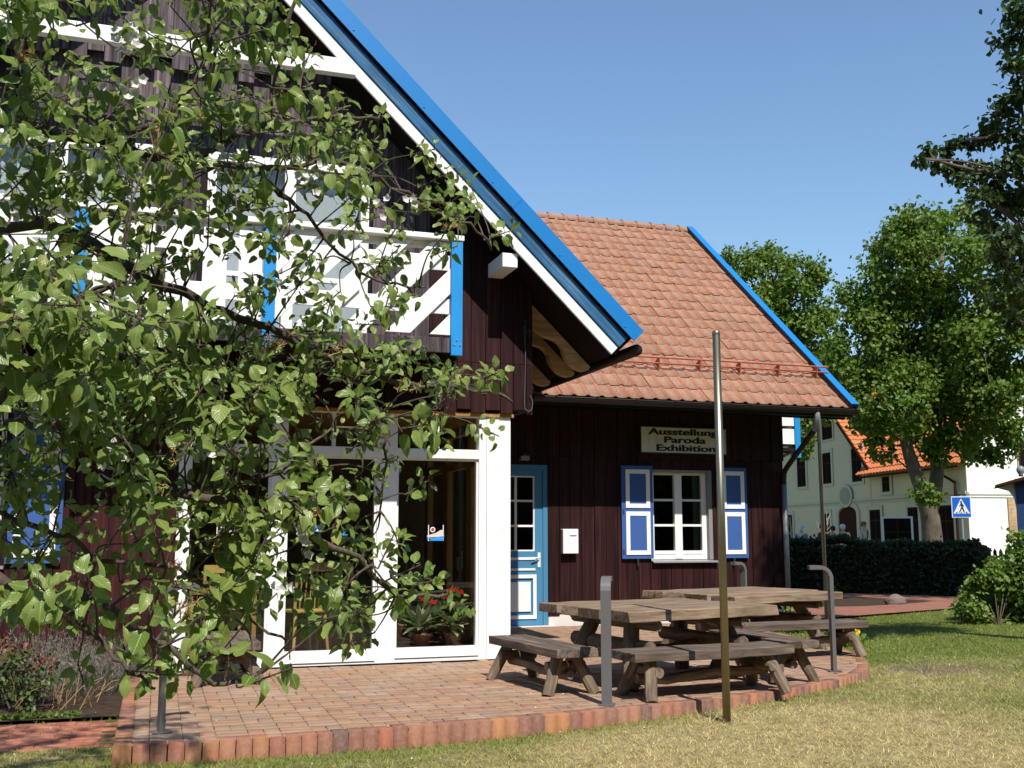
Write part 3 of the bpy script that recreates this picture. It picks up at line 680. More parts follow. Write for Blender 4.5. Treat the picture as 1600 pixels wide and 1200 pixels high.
# ================================================================== EXHIBITION WING
wing = empty("exhibition_wing", (6.2, 14, 0), label="low dark timber wing with clay tiled roof, blue door and shuttered window", cat="building")
WM[wing.name] = Matrix.Translation((6.2, 14, 0))
x = 3.5; k = 0
while x < 8.99:
    wd = random.choice([.15, .16, .175, .18, .19]); x1 = min(x + wd, 9.0)
    if 9.0 - x1 < .06: x1 = 9.0
    xm = (x + x1) / 2
    zb = .14 + (.025 if k % 2 else -.01)
    if 6.78 < xm < 7.81:
        plank(wing, 'dark_wood', x, x1, 13.972, 13.998, zb, .87); plank(wing, 'dark_wood', x, x1, 13.972, 13.998, 2.2, 2.37)
    elif 4.27 < xm < 5.18: plank(wing, 'dark_wood', x, x1, 13.972, 13.998, 2.225, 2.37)
    else: plank(wing, 'dark_wood', x, x1, 13.972, 13.998, zb, 2.37)
    plank(wing, 'dark_wood', x, x1, 13.943, 13.968, 2.335 + (.02 if k % 2 else 0) + random.uniform(-.006, .006), 3.14)
    x = x1; k += 1
m = MB()
for a, b, z0, z1 in ((3.5, 4.26, 0, 3.2), (4.26, 5.19, 2.22, 3.2), (5.19, 6.78, .15, 3.2), (6.78, 7.81, .15, .87), (6.78, 7.81, 2.2, 3.2), (7.81, 9.0, .15, 3.2)): m.box(a, b, 14.0, 14.16, z0, z1)
m.yz([(14.16, -.1), (21.4, -.1), (21.4, 3.2), (17.85, 6.8), (14.16, 3.7)], 8.88, 9.0)
m.build("wall", 'black_wood', wing)
m = MB(); m.box(5.19, 8.99, 13.985, 14.1, -.1, .148); m.build("plinth", 'plinth', wing)
m = MB(); m.box(3.6, 8.8, 16.5, 16.6, 0, 3.0); m.box(3.6, 8.8, 14.2, 16.5, 2.9, 3.0); m.box(3.6, 8.8, 14.2, 16.5, -.05, 0.01); m.build("room_wall", 'room_floor', wing)
# door
m = MB(); frame(m, 4.26, 5.185, -.06, 2.22, .07, 13.985, 14.08); dframe = m.build("door_frame", 'door_blue', wing, bev=.004)
m = MB(); yq = 14.0
m.box(4.33, 4.45, yq, yq + .045, .012, 2.15); m.box(4.995, 5.115, yq, yq + .045, .012, 2.15); m.box(4.45, 4.995, yq + .001, yq + .044, 2.06, 2.15); m.box(4.45, 4.995, yq + .001, yq + .044, .012, .13); m.box(4.45, 4.995, yq + .001, yq + .044, .66, 1.02); m.box(4.45, 4.995, yq + .008, yq + .036, .13, .66)
door = m.build("door", 'door_blue', wing, bev=.003)
m = MB(); m.box(4.705, 4.735, yq + .006, yq + .04, 1.02, 2.06)
for r_ in (1, 2): zz = 1.02 + r_ * 1.04 / 3; m.box(4.45, 4.704, yq + .007, yq + .038, zz - .014, zz + .014); m.box(4.736, 4.995, yq + .007, yq + .038, zz - .014, zz + .014)
frame(m, 4.45, 4.995, 1.02, 2.06, .018, yq + .004, yq + .042); m.build("glazing_bar", 'white', door)
for c in (0, 1):
    for r_ in range(3):
        xa, xb = ((4.468, 4.705), (4.735, 4.977))[c]; zz = 1.02 + r_ * 1.04 / 3; m = MB(); m.box(xa, xb, yq + .02, yq + .026, zz + .014, zz + 1.04 / 3 - .014); m.build("pane", 'glass', door)
m = MB(); frame(m, 4.43, 5.015, .10, .70, .05, yq - .016, yq - .001); m.box(4.55, 4.90, yq - .008, yq + .0075, .22, .58); m.box(4.43, 5.0, yq - .012, yq - .001, .755, .785); m.box(4.43, 5.0, yq - .012, yq - .001, .90, .935); m.box(4.53, 4.93, yq - .014, yq + .0074, .20, .60); m.build("panel_trim", 'white', door, bev=.002)
m = MB(); m.box(5.035, 5.075, yq - .012, yq - .001, .80, 1.0); m.tube([(5.055, yq - .01, .94), (5.055, yq - .05, .94), (4.94, yq - .055, .915)], .009, 8); m.build("handle", 'white_plain', door)
m = MB(); m.box(4.22, 5.25, 13.86, 14.0, -.02, .006); m.build("threshold", 'plinth', wing)
# window with shutters
wv = casement(wing, 6.79, 7.72, .89, 2.19, 14.06)
m = MB(); m.box(7.722, 7.80, 13.99, 14.15, .885, 2.19); m.box(6.79, 7.72, 14.0, 14.058, 2.15, 2.19); m.build("reveal", 'grey_metal', wing)
m = MB(); m.prism([(6.77, 13.90, .845), (6.77, 14.06, .87), (6.77, 14.06, .885), (6.77, 13.90, .862)], (1.06, 0, 0)); m.build("window_sill", 'grey_metal', wing)
shutter(wing, 6.29, 6.785, .905, 2.235, 13.925)
shutter(wing, 7.86, 8.335, .905, 2.235, 13.925)
# roof slab, tiles
RS = math.atan2(7.12 - 3.10, 17.85 - 13.0); cs, sn = math.cos(RS), math.sin(RS); RL = math.hypot(4.85, 4.02)
m = MB(); m.yz([(13.03, 3.04), (17.85, 7.035), (22.7, 3.04), (22.7, 2.92), (17.85, 6.9), (13.08, 2.955)], 4.5, 9.62); m.build("roof", 'black_wood', wing)
m = MB(); m.yz([(13.2, 2.96), (14.0, 3.16), (14.0, 3.12), (13.2, 2.93)], 3.75, 9.6); m.build("eave_soffit", 'black_wood', wing)
px_ = np.array([0, .012, .03, .08, .132, .145, .158, .176, .190, .207]); pz_ = np.array([.011, .003, .001, .0, .002, .014, .023, .023, .014, .007])
nT = len(px_); V = []
for yy, dz in ((0, 0.0), (.40, 0.0)): V += [(x_, yy, z_ + dz) for x_, z_ in zip(px_, pz_)]
V += [(x_, 0.0, z_ - .009) for x_, z_ in zip(px_, pz_)]; V += [(x_, 0.05, z_ - .009) for x_, z_ in zip(px_, pz_)]
i = np.arange(nT - 1); TV = np.array(V)
TF = np.concatenate([np.stack([i, i + 1, i + nT + 1, i + nT], 1), np.stack([2 * nT + i, 2 * nT + i + 1, i + 1, i], 1)])
tme = mesh_np("roof_tile", TV, TF); tme.materials.append(MT['tile']); ROLL = np.clip(np.concatenate([pz_] * 4) / .021, 0, 1).astype(np.float32); tme.attributes.new('roll', 'FLOAT', 'POINT').data.foreach_set('value', ROLL)
Bs = Matrix(((1, 0, 0, 0), (0, cs, -sn, 0), (0, sn, cs, 0), (0, 0, 0, 1)))
rows = 20; course = RL / rows; tiles = []
for r_ in range(rows):
    for c in range(27):
        xx = 9.62 - .2 * (c + 1)
        if xx < 4.25 + .056 * r_: continue
        s_ = r_ * course - .03; y, z = 13.0 + s_ * cs, 3.10 + s_ * sn
        M = Matrix.Translation((xx + random.gauss(0, .003), y, z)) @ Bs @ Matrix.Translation((0, 0, .006 + random.gauss(0, .0025))) @ Matrix.Rotation(random.gauss(0, .008), 4, 'Z') @ Matrix.Rotation(-.042 + random.gauss(0, .006), 4, 'X')
        tiles.append((r_, M))
tiles.sort(key=lambda t: t[0])
for r_, M in tiles[:300]: o = bpy.data.objects.new("roof_tile", tme); link(o, wing); o.matrix_basis = M
V, F = merge([M for _, M in tiles[300:]], TV, TF); rme = mesh_np('roof_tiles', V, F); rme.attributes.new('roll', 'FLOAT', 'POINT').data.foreach_set('value', np.tile(ROLL, len(tiles) - 300)); tag(newobj("roof_tiles", rme, MT['tile'], wing), kind='stuff')
for c in range(13):
    xx = 9.66 - c * .30; m = MB(); rr = .095
    for q, (xa, xb, ra) in enumerate(((xx - .31, xx - .03, rr), (xx - .035, xx, rr + .018))):
        P = [(ra * math.cos(a), ra * math.sin(a)) for a in np.linspace(-.25, math.pi + .25, 10)]
        P2 = [((ra - .014) * math.cos(a), (ra - .014) * math.sin(a)) for a in np.linspace(math.pi + .25, -.25, 10)]
        m.prism([(xa, 17.85 + p, 7.085 + z_) for p, z_ in P + P2], (xb - xa, 0, 0))
    m.build("ridge_tile", 'tile', wing)
V2, F2 = TV, TF
m = MB(); m.yz([(17.85, 7.15), (22.7, 3.1), (22.7, 3.04), (17.85, 7.09)], 4.5, 9.62); m.build("roof_covering", 'tile', wing)
def slope(s_, n_): return (13.0 + s_ * cs - n_ * sn, 3.10 + s_ * sn + n_ * cs)
m = MB(); m.yz([slope(-.06, -.02), slope(RL - .02, -.02), slope(RL - .02, .085), slope(-.06, .085)], 9.62, 9.635); m.yz([slope(-.06, .075), slope(RL - .02, .075), slope(RL - .02, .09), slope(-.06, .09)], 9.50, 9.62); m.yz([slope(-.06, -.17), slope(RL - .02, -.17), slope(RL - .02, -.03), slope(-.06, -.03)], 9.60, 9.619); m.build("verge_cap", 'cap_blue', wing)
m = MB(); m.yz([(22.7, 3.0), (17.85, 7.02), (17.85, 7.2), (22.7, 3.18)], 9.62, 9.635); m.build("verge_cap", 'cap_blue', wing)
m = MB(); P = [(12.965 + .066 * math.cos(a), 3.045 + .066 * math.sin(a)) for a in np.linspace(math.pi, 2 * math.pi, 10)] + [(12.965 + .058 * math.cos(a), 3.045 + .058 * math.sin(a)) for a in np.linspace(2 * math.pi, math.pi, 10)]
m.yz(P, 4.6, 9.64); m.tube([(4.6, 12.90, 3.047), (9.64, 12.90, 3.047)], .009, 6); m.yz([(13.034, 2.95), (13.05, 2.95), (13.05, 3.06), (13.034, 3.06)], 4.6, 9.6); gut = m.build("gutter", 'gutter', wing)
for c in range(9): m = MB(); m.box(4.9 + c * .58, 4.925 + c * .58, 12.885, 13.03, 3.05, 3.058); m.build("gutter_bracket", 'gutter', gut)
m = MB(); m.tube(smooth_path([(8.95, 12.965, 3.02), (8.95, 12.965, 2.86), (8.955, 13.05, 2.74)], 5), .042, 10, cap=False); m.build("downpipe_elbow", 'grey_metal', wing, smooth=True)
m = MB(); m.tube(smooth_path([(8.955, 13.05, 2.74), (8.97, 13.80, 2.26), (8.975, 13.91, 2.12), (8.975, 13.915, 1.98)], 5), .040, 10, cap=False); m.build("downpipe_bend", 'gutter', wing, smooth=True)
m = MB(); m.tube([(8.975, 13.915, 2.0), (8.975, 13.915, -.08)], .040, 10); m.build("downpipe", 'grey_metal', wing, smooth=True)
# snow guard
sgd = MB(); y, z = slope(.80, .10); sgd.tube([(4.5, y, z), (9.58, y, z)], .014, 6); y2, z2 = slope(.84, .17); sgd.tube([(4.5, y2, z2), (9.58, y2, z2)], .014, 6); sg2 = sgd.build("snow_guard", 'red_pipe', wing)
for c in range(8):
    xx = 4.75 + c * .66; m = MB(); m.yz([slope(.74, .03), slope(.92, .03), slope(.86, .175), slope(.82, .175)], xx, xx + .018); m.build("guard_bracket", 'red_pipe', sg2)
# balcony on the far gable end
m = MB(); m.box(9.01, 9.95, 15.0, 17.2, 2.60, 2.66); eb = m.build("end_balcony", 'black_wood', wing)
for yy in (15.02, 17.1): m = MB(); m.box(9.90, 10.0, yy - .05, yy + .05, 2.5, 3.75); m.build("post", 'post_blue', eb)
for zz in (2.72, 3.02, 3.32): m = MB(); m.box(9.01, 9.90, 15.0, 15.025, zz, zz + .25); m.build("board", 'white', eb)
for zz in (2.72, 3.02, 3.32): m = MB(); m.box(9.93, 9.955, 15.08, 17.05, zz, zz + .25); m.build("board", 'white', eb)
m = MB(); m.prism([(9.02, 15.0, 2.2), (9.02, 15.0, 2.3), (9.85, 15.0, 2.6), (9.92, 15.0, 2.6)], (0, .08, 0)); m.build("brace", 'black_wood', eb)
# things fixed to the wing
def text(name, s_, loc, size, mat, parent, sx=1.0, bold=.0, rot=(R(90), 0, 0), ext=.001):
    cu = bpy.data.curves.new(name, 'FONT'); cu.body = s_; cu.size = size; cu.align_x = 'CENTER'; cu.align_y = 'CENTER'; cu.extrude = ext; cu.offset = bold
    o = bpy.data.objects.new(name, cu); cu.materials.append(MT[mat]); link(o, parent); o.location = loc; o.rotation_euler = rot; o.scale = (sx, 1, 1)
    bpy.context.view_layer.update(); me = bpy.data.meshes.new_from_object(o.evaluated_get(bpy.context.evaluated_depsgraph_get())); me.name = name
    o2 = bpy.data.objects.new(name, me); link(o2, parent); o2.location = loc; o2.rotation_euler = rot; o2.scale = (sx, 1, 1); bpy.data.objects.remove(o); o2.name = name
    if not me.materials: me.materials.append(MT[mat])
    if bold:
        bm = bmesh.new(); bm.from_mesh(me)
        for k, dx in enumerate((-.0045, .0045, -.0022, .0022)):
            g = bmesh.ops.duplicate(bm, geom=bm.verts[:] + bm.edges[:] + bm.faces[:]) if k == 0 else bmesh.ops.duplicate(bm, geom=base)
            if k == 0: base = [e for e in g['geom']]
            bmesh.ops.translate(bm, verts=[e for e in g['geom'] if isinstance(e, bmesh.types.BMVert)], vec=(dx, dx * .35, .0003 * (k + 1)))
        bm.to_mesh(me); bm.free()
    return o2
m = MB(); m.box(6.60, 7.99, 13.895, 13.935, 2.43, 2.80); sgn = m.build("exhibition_sign", 'sign_grey', None, bev=.004, label="weathered grey sign board with three lines of black lettering above the window", cat="sign")
m = MB(); frame(m, 6.585, 8.005, 2.415, 2.815, .016, 13.888, 13.938); m.build("sign_frame", 'iron', sgn)
for k, (s_, sx) in enumerate((("Ausstellung", 1.9), ("Paroda", 1.9), ("Exhibition", 1.9))): text("lettering", s_, (7.29 + .02 * k, 13.893, 2.735 - .118 * k), .128, 'black', sgn, sx, .0022)
m = MB(); m.box(5.37, 5.60, 13.87, 13.97, .985, 1.325); mbx = m.build("mailbox", 'white_plain', None, bev=.008, label="small white metal mailbox on the dark plank wall beside the blue door", cat="mailbox")
m = MB(); m.box(5.47, 5.57, 13.862, 13.871, 1.232, 1.242); m.build("slot", 'grey_metal', mbx)
m = MB(); m.box(4.74, 4.87, 13.84, 13.94, 2.27, 2.335); lampw = m.build("wall_lamp", 'grey_metal', None, bev=.01, label="small grey lamp box fixed to the planks above the blue door", cat="lamp")
m = MB(); m.box(4.78, 4.84, 13.86, 13.93, 2.335, 2.37); m.build("bracket", 'iron', lampw)

# ================================================================== FURNITURE
random.seed(33)
def rough(mb, x0, x1, y0, y1, z0, z1, n=7, j=.005, ends=.012):
    vs = []; fs = []
    ex = [random.uniform(-ends, ends) for _ in range(4)]
    for i in range(n + 1):
        t = i / n; dy0, dy1, dz = random.gauss(0, j), random.gauss(0, j), random.gauss(0, j * .5)
        for k, (y, z) in enumerate(((y0 + dy0, z0 + dz * 1.5), (y1 + dy1, z0 + dz), (y1 + dy1 * .7, z1 + dz * .6), (y0 + dy0 * .7, z1 + dz * .6))):
            x = x0 + (x1 - x0) * t + (ex[k] if i in (0, n) else 0); vs.append((x, y, z))
    for i in range(n):
        a = i * 4
        for k in range(4): fs.append((a + k, a + (k + 1) % 4, a + 4 + (k + 1) % 4, a + 4 + k))
    fs += [(3, 2, 1, 0), (n * 4, n * 4 + 1, n * 4 + 2, n * 4 + 3)]
    return mb.add(vs, fs)
def log(parent, p0, p1, r0, r1, name, bend=.003):
    P = []; a, b = Vector(p0), Vector(p1)
    for i in range(6):
        t = i / 5; P.append(a.lerp(b, t) + Vector((random.gauss(0, bend), random.gauss(0, bend), random.gauss(0, bend * .5))) * (0 if i in (0, 5) else 1))
    # stand the mesh in its own frame so that the grain runs along the log
    d = (b - a).normalized(); q = d.to_track_quat('Z', 'Y'); M = Matrix.Translation(a) @ q.to_matrix().to_4x4(); Mi = M.inverted()
    m = MB(); m.tube([Mi @ p for p in P], [r0 + (r1 - r0) * i / 5 for i in range(6)], 10, jit=.012)
    o = m.build(name, 'log', parent, smooth=False, local=True); o.matrix_basis = M; return o
def bench(loc, rz, L, W, label, h=.36, th=.068, group="rustic plank benches on the terrace", mir=1):
    r = empty("rustic_bench", loc, rz, label=label, cat="bench", group=group)
    n = 2; gap = .008; pw = (W - gap) / n
    for k in range(n):
        m = MB(); rough(m, -L / 2, L / 2, -W / 2 + k * (pw + gap), -W / 2 + k * (pw + gap) + pw, h - th, h); m.build("seat_plank", 'bench_top', r, bev=.006, local=True)
    lx = L / 2 - .20
    for sx in (-1, 1):
        for sy in (-1, 1): log(r, (sx * (lx + .08), sy * (W * .5 + .03), 0), (sx * lx, sy * W * .22, h - th), .047, .05, "leg")
        log(r, (sx * (lx - .02), -W / 2 + .01, h * .58), (sx * (lx - .02), W / 2 - .01, h * .58), .040, .043, "cross_log")
    log(r, (-lx - .07, 0, .15), (lx + .07, .02, .16), .036, .04, "stretcher", .025)
    return r
def table(loc, rz, L, W, h, label):
    r = empty("rustic_table", loc, rz, label=label, cat="table", group="rustic plank tables on the terrace")
    n = 4; pw = W / n
    for k in range(n):
        m = MB(); rough(m, -L / 2 + random.uniform(-.03, .03), L / 2 + random.uniform(-.03, .03), -W / 2 + k * pw + .004, -W / 2 + (k + 1) * pw - .004, h - .085, h + random.gauss(0, .003), 9, .006, .025); m.build("top_plank", 'table_top', r, bev=.008, local=True)
    lx = L / 2 - .30
    for sx in (-1, 1):
        for sy in (-1, 1): log(r, (sx * (lx + .16), sy * (W * .36), 0), (sx * (lx - .02), sy * W * .20, h - .085), .068, .066, "leg")
        log(r, (sx * lx, -W / 2 + .12, h * .52), (sx * lx, W / 2 - .12, h * .52), .055, .06, "cross_log")
        log(r, (sx * (lx - .03), -W / 2 + .06, h - .13), (sx * (lx - .03), W / 2 - .06, h - .13), .045, .045, "bearer")
    log(r, (-lx - .14, .0, h * .42), (lx + .14, .02, h * .42), .05, .055, "stretcher", .02)
    return r
table((4.21, 8.60, 0), R(11), 1.58, 1.36, .645, "thick plank table nearer the front, behind the bench on the terrace rim")
table((6.22, 10.55, 0), R(15), 1.68, 1.42, .625, "thick plank table farther back, beside the window wall")
bench((3.09, 8.53, 0), R(97), 1.32, .36, "plank bench at the near table's end beside the white corner post")
bench((4.17, 7.70, 0), R(6), 1.50, .40, "plank bench in front of the near table, along the brick rim")
bench((6.27, 9.58, 0), R(4), 1.56, .34, "plank bench in front of the farther table, near the tall thin bollard")
bench((5.18, 8.50, 0), R(93), 1.22, .34, "plank bench between the two tables, seen end on")
bench((.60, 9.80, 0), R(92), 1.15, .50, "plank bench behind the apple tree, against the glazed front")

def bollard(loc, rz, h, label):
    r = empty("bollard_light", loc, rz, label=label, cat="bollard light", group="bent metal bollard lights round the terrace")
    t = .017; path = [(0, 0.0), (0, h - .10)] + [(.10 - .10 * math.cos(a), h - .10 + .10 * math.sin(a) - t) for a in np.linspace(.2, math.pi / 2, 7)] + [(.20, h - t)]
    path[0] = (0, .006); out, inn = [], []
    for i, p in enumerate(path):
        a, b = path[max(i - 1, 0)], path[min(i + 1, len(path) - 1)]; d = Vector((b[0] - a[0], b[1] - a[1])).normalized(); n = Vector((-d.y, d.x)); out.append((p[0] + n.x * t, p[1] + n.y * t)); inn.append((p[0] - n.x * t, p[1] - n.y * t))
    m = MB(); m.xz(out + inn[::-1], -.038, .038); m.build("post", 'bollard', r, bev=.003, local=True)
    m = MB(); m.box(-.06, .06, -.06, .06, 0.0, .006); m.build("base_plate", 'bollard', r, local=True)
    m = MB(); m.box(.09, .185, -.028, .028, h - 2 * t - .006, h - 2 * t - .0005); m.build("lamp_lens", 'white_plain', r, local=True)
    return r
bollard((3.21, 7.42, 0.004), R(62), .93, "grey bent bollard light in front of the near table's left end")
bollard((5.98, 8.56, 0.004), R(163), .96, "grey bent bollard light standing alone near the curved brick edge")
bollard((6.95, 11.75, 0.004), R(200), .91, "grey bent bollard light behind the farther table against the planks")
bollard((.08, 7.32, 0.004), R(12), .93, "dark bent bollard light under the apple tree at the terrace corner")
r = empty("flagpole", (3.95, 6.97, -.1), label="tall bare stainless steel pole standing in the grass by the terrace", cat="pole")
m = MB(); m.tube([(0, 0, -.05), (0, 0, 2.85)], .029, 20); m.build("pole", 'steel', r, smooth=False, local=True).data.polygons.foreach_set("use_smooth", [len(p.vertices) == 4 for p in bpy.data.objects["pole"].data.polygons])
m = MB(); m.lathe((0, 0, 2.86), [(.031, -.012), (.031, .006), (.026, .016), (.0, .018)], 18); m.build("cap", 'steel', r, local=True, smooth=True)
r = empty("support_pole", (9.01, 13.02, -.06), label="slim grey steel pole standing under the wing's gutter end", cat="pole")
m = MB(); m.tube([(0, 0, -.02), (0, 0, 3.0)], .028, 16); m.build("pole", 'steel', r, local=True); m = MB(); m.box(-.07, .07, -.07, .07, 0, .012); m.build("base_plate", 'steel', r, local=True)

# ------------------------------------------------------------------ inside the sun room
def chair(loc, rz, label):
    r = empty("spindle_chair", loc, rz, label=label, cat="chair", group="light wooden chairs inside the sun room")
    m = MB(); m.box(-.21, .21, -.21, .21, .44, .475); m.build("seat", 'chair_wood', r, bev=.01, local=True)
    for sx in (-1, 1):
        for sy in (-1, 1): m = MB(); m.tube([(sx * .20, sy * .20, 0), (sx * .165, sy * .165, .44)], [.015, .02], 8); m.build("leg", 'chair_wood', r, local=True)
    m = MB(); m.tube([(-.19, .19, .46), (-.20, .25, .92)], .017, 8); m.tube([(.19, .19, .46), (.20, .25, .92)], .017, 8); m.box(-.21, .21, .235, .262, .86, .94)
    for k in range(6): m.tube([(-.14 + k * .056, .195, .475), (-.14 + k * .056, .243, .87)], .008, 6)
    m.build("backrest", 'chair_wood', r, bev=0, local=True); return r
chair((1.48, 11.35, .012), R(200), "light wooden spindle chair behind the middle pane, nearest the white post")
chair((1.95, 11.75, .012), R(150), "light wooden spindle chair behind the middle pane, farther in")
chair((.62, 11.2, .012), R(190), "light wooden chair behind the left pane")
r = empty("cafe_table", (1.35, 12.1, .012), label="small wooden table deep inside the sun room", cat="table")
m = MB(); m.box(-.4, .4, -.4, .4, .70, .735); m.build("table_top", 'tan_wood', r, bev=.006, local=True)
for sx in (-1, 1):
    for sy in (-1, 1): m = MB(); m.box(sx * .34 - .02, sx * .34 + .02, sy * .34 - .02, sy * .34 + .02, 0, .70); m.build("leg", 'tan_wood', r, local=True)
r = empty("side_counter", (.62, 10.95, .012), label="low wooden counter frame behind the left pane", cat="counter")
m = MB(); m.box(-.3, .36, -.16, .16, .66, .70); m.build("top", 'tan_wood', r, bev=.004, local=True)
for sx in (-.28, .32):
    for sy in (-.13, .13): m = MB(); m.box(sx - .02, sx + .02, sy - .02, sy + .02, 0, .66); m.build("leg", 'tan_wood', r, local=True)
LEAF_S = simple_leaf()
def potted(name, loc, label, cat, kind):
    r = empty(name, loc, label=label, cat=cat)
    m = MB(); m.lathe((0, 0, 0), [(.0, .0), (.07, 0), (.09, .13), (.10, .135), (.10, .15), (.085, .15), (.08, .13), (0, .125)], 14); m.build("pot", 'terracotta', r, local=True, smooth=True)
    n = 46 if kind == 'd' else 26
    a = rng.uniform(0, 6.28, n); el = rng.uniform(.2, 1.25, n); D = np.stack([np.cos(a) * np.cos(el), np.sin(a) * np.cos(el), np.sin(el)], 1); P = np.tile(np.array([[0, 0, .14]]), (n, 1)) + D * rng.uniform(0, .05, (n, 1)) + np.array([0, 0, 1]) * rng.uniform(0, .06, (n, 1))
    if kind == 'd':
        T = leaf_template(1, .2, .12, .35); V, F, uv = scatter(P, D, np.tile([[0, 0, 1.]], (n, 1)) + rng.normal(0, .1, (n, 3)), rng.uniform(.24, .36, n), T); newobj("foliage", mesh_np("foliage", V, F, uv), MT['dracaena'], r, local=True)
    else:
        T = leaf_template(1, .7, .1, .3); P2 = P + D * rng.uniform(.12, .30, (n, 1)); D2 = D + np.array([0, 0, -.9]); V, F, uv = scatter(P2, D2, D + np.array([0, 0, .5]), rng.uniform(.13, .22, n), T); newobj("foliage", mesh_np("foliage", V, F, uv), MT['rose_leaf'], r, local=True)
        m = MB()
        for q in range(n): m.tube([P[q], P2[q]], .004, 4, cap=False)
        for q, (ax, ay, az) in enumerate(((.05, -.10, .47), (.12, -.06, .44), (-.05, -.08, .40), (.16, -.02, .42), (-.14, .0, .34))):
            m.tube([(ax * .2, ay * .2, .14), (ax, ay, az)], .004, 4)
            V, F, uv = scatter(np.array([[ax, ay, az]]), np.array([[random.uniform(-1, 1), -1., -.2]]), np.array([[random.uniform(-.4, .4), -.7, .8]]), np.array([.115]), leaf_template(1, .85, .12, .1)); fl = newobj("spathe", mesh_np("spathe", V, F, uv), MT['red_spathe'], r, local=True)
            m2 = MB(); m2.tube([(ax, ay - .02, az), (ax + .01, ay - .04, az + .035)], [.006, .004], 6); m2.build("spadix", 'yellow_petal', fl, local=True)
        m.build("stems", 'rose_leaf', r, local=True)
potted("dracaena", (2.62, 10.80, .10), "variegated striped leaf plant behind the right pane, left one of the pair", "houseplant", 'd')
potted("dracaena", (2.95, 10.80, .10), "variegated striped leaf plant behind the right pane beside the white corner post", "houseplant", 'd')
potted("anthurium", (2.90, 10.98, .22), "flamingo flower plant with red spathes and dark heart leaves behind the right pane", "houseplant", 'a')
potted("anthurium", (2.52, 11.25, .16), "second red flowered plant, half hidden deeper in the sun room", "houseplant", 'a')
m = MB(); m.box(2.35, 3.15, 10.66, 11.4, .012, .10); m.build("planter_shelf", 'room_floor', None, label="low dark shelf carrying the potted plants inside the sun room", cat="shelf")
# stickers on the panes
def sticker(x, z, sc, label):
    r = empty("pane_sticker", (x, 10.526, z), label=label, cat="sticker", group="square logo stickers on the glazed front")
    m = MB(); frame(m, -.085, .085, -.085, .085, .008, 0, .002); m.build("outline", 'white_plain', r, local=True)
    m = MB(); m.xz([(-.10, -.028), (.0, .0), (.05, .03), (.086, .035), (.086, -.03), (.10, -.032), (.07, -.04), (-.09, -.048)], -.0015, -.0002); m.build("dune", 'logo_sand', r, local=True)
    m = MB(); m.xz([(-.10, -.055), (0, -.05), (.05, -.035), (.083, -.032), (.083, -.082), (-.08, -.082), (-.05, -.066), (-.1, -.062)], -.0018, -.0003); m.build("sea", 'logo_blue', r, local=True)
    m = MB(); m.xz([(-.035 + .028 * math.cos(a), .035 + .028 * math.sin(a)) for a in np.linspace(0, 6.28, 17)[:-1]], 0, .002); m.build("disc", 'white_plain', r, local=True)
    m = MB(); m.xz([(-.035 + .019 * math.cos(a), .035 + .019 * math.sin(a)) for a in np.linspace(0, 6.28, 17)[:-1]], -.0012, -.0002); m.build("disc_centre", 'logo_red', r, local=True)
    r.scale = (sc, 1, sc); return r
sticker(2.69, 1.265, .95, "square dune and sea logo sticker on the right hand pane")
sticker(.62, 1.265, .95, "square dune and sea logo sticker on the left pane behind the tree")
r = empty("blue_lettering", (1.6, 10.526, 1.29), label="blue handwritten lettering on the middle pane, mostly hidden by leaves", cat="lettering")
text("letter", "A", (-.12, 0, 0), .13, 'logo_blue', r, 1.0); text("letter", "z", (.16, 0, -.01), .13, 'logo_blue', r, 1.2); text("letter", "G.", (-.15, 0, -.09), .05, 'white_plain', r, 1.2)
for o in r.children: o.matrix_parent_inverse = Matrix.Identity(4)

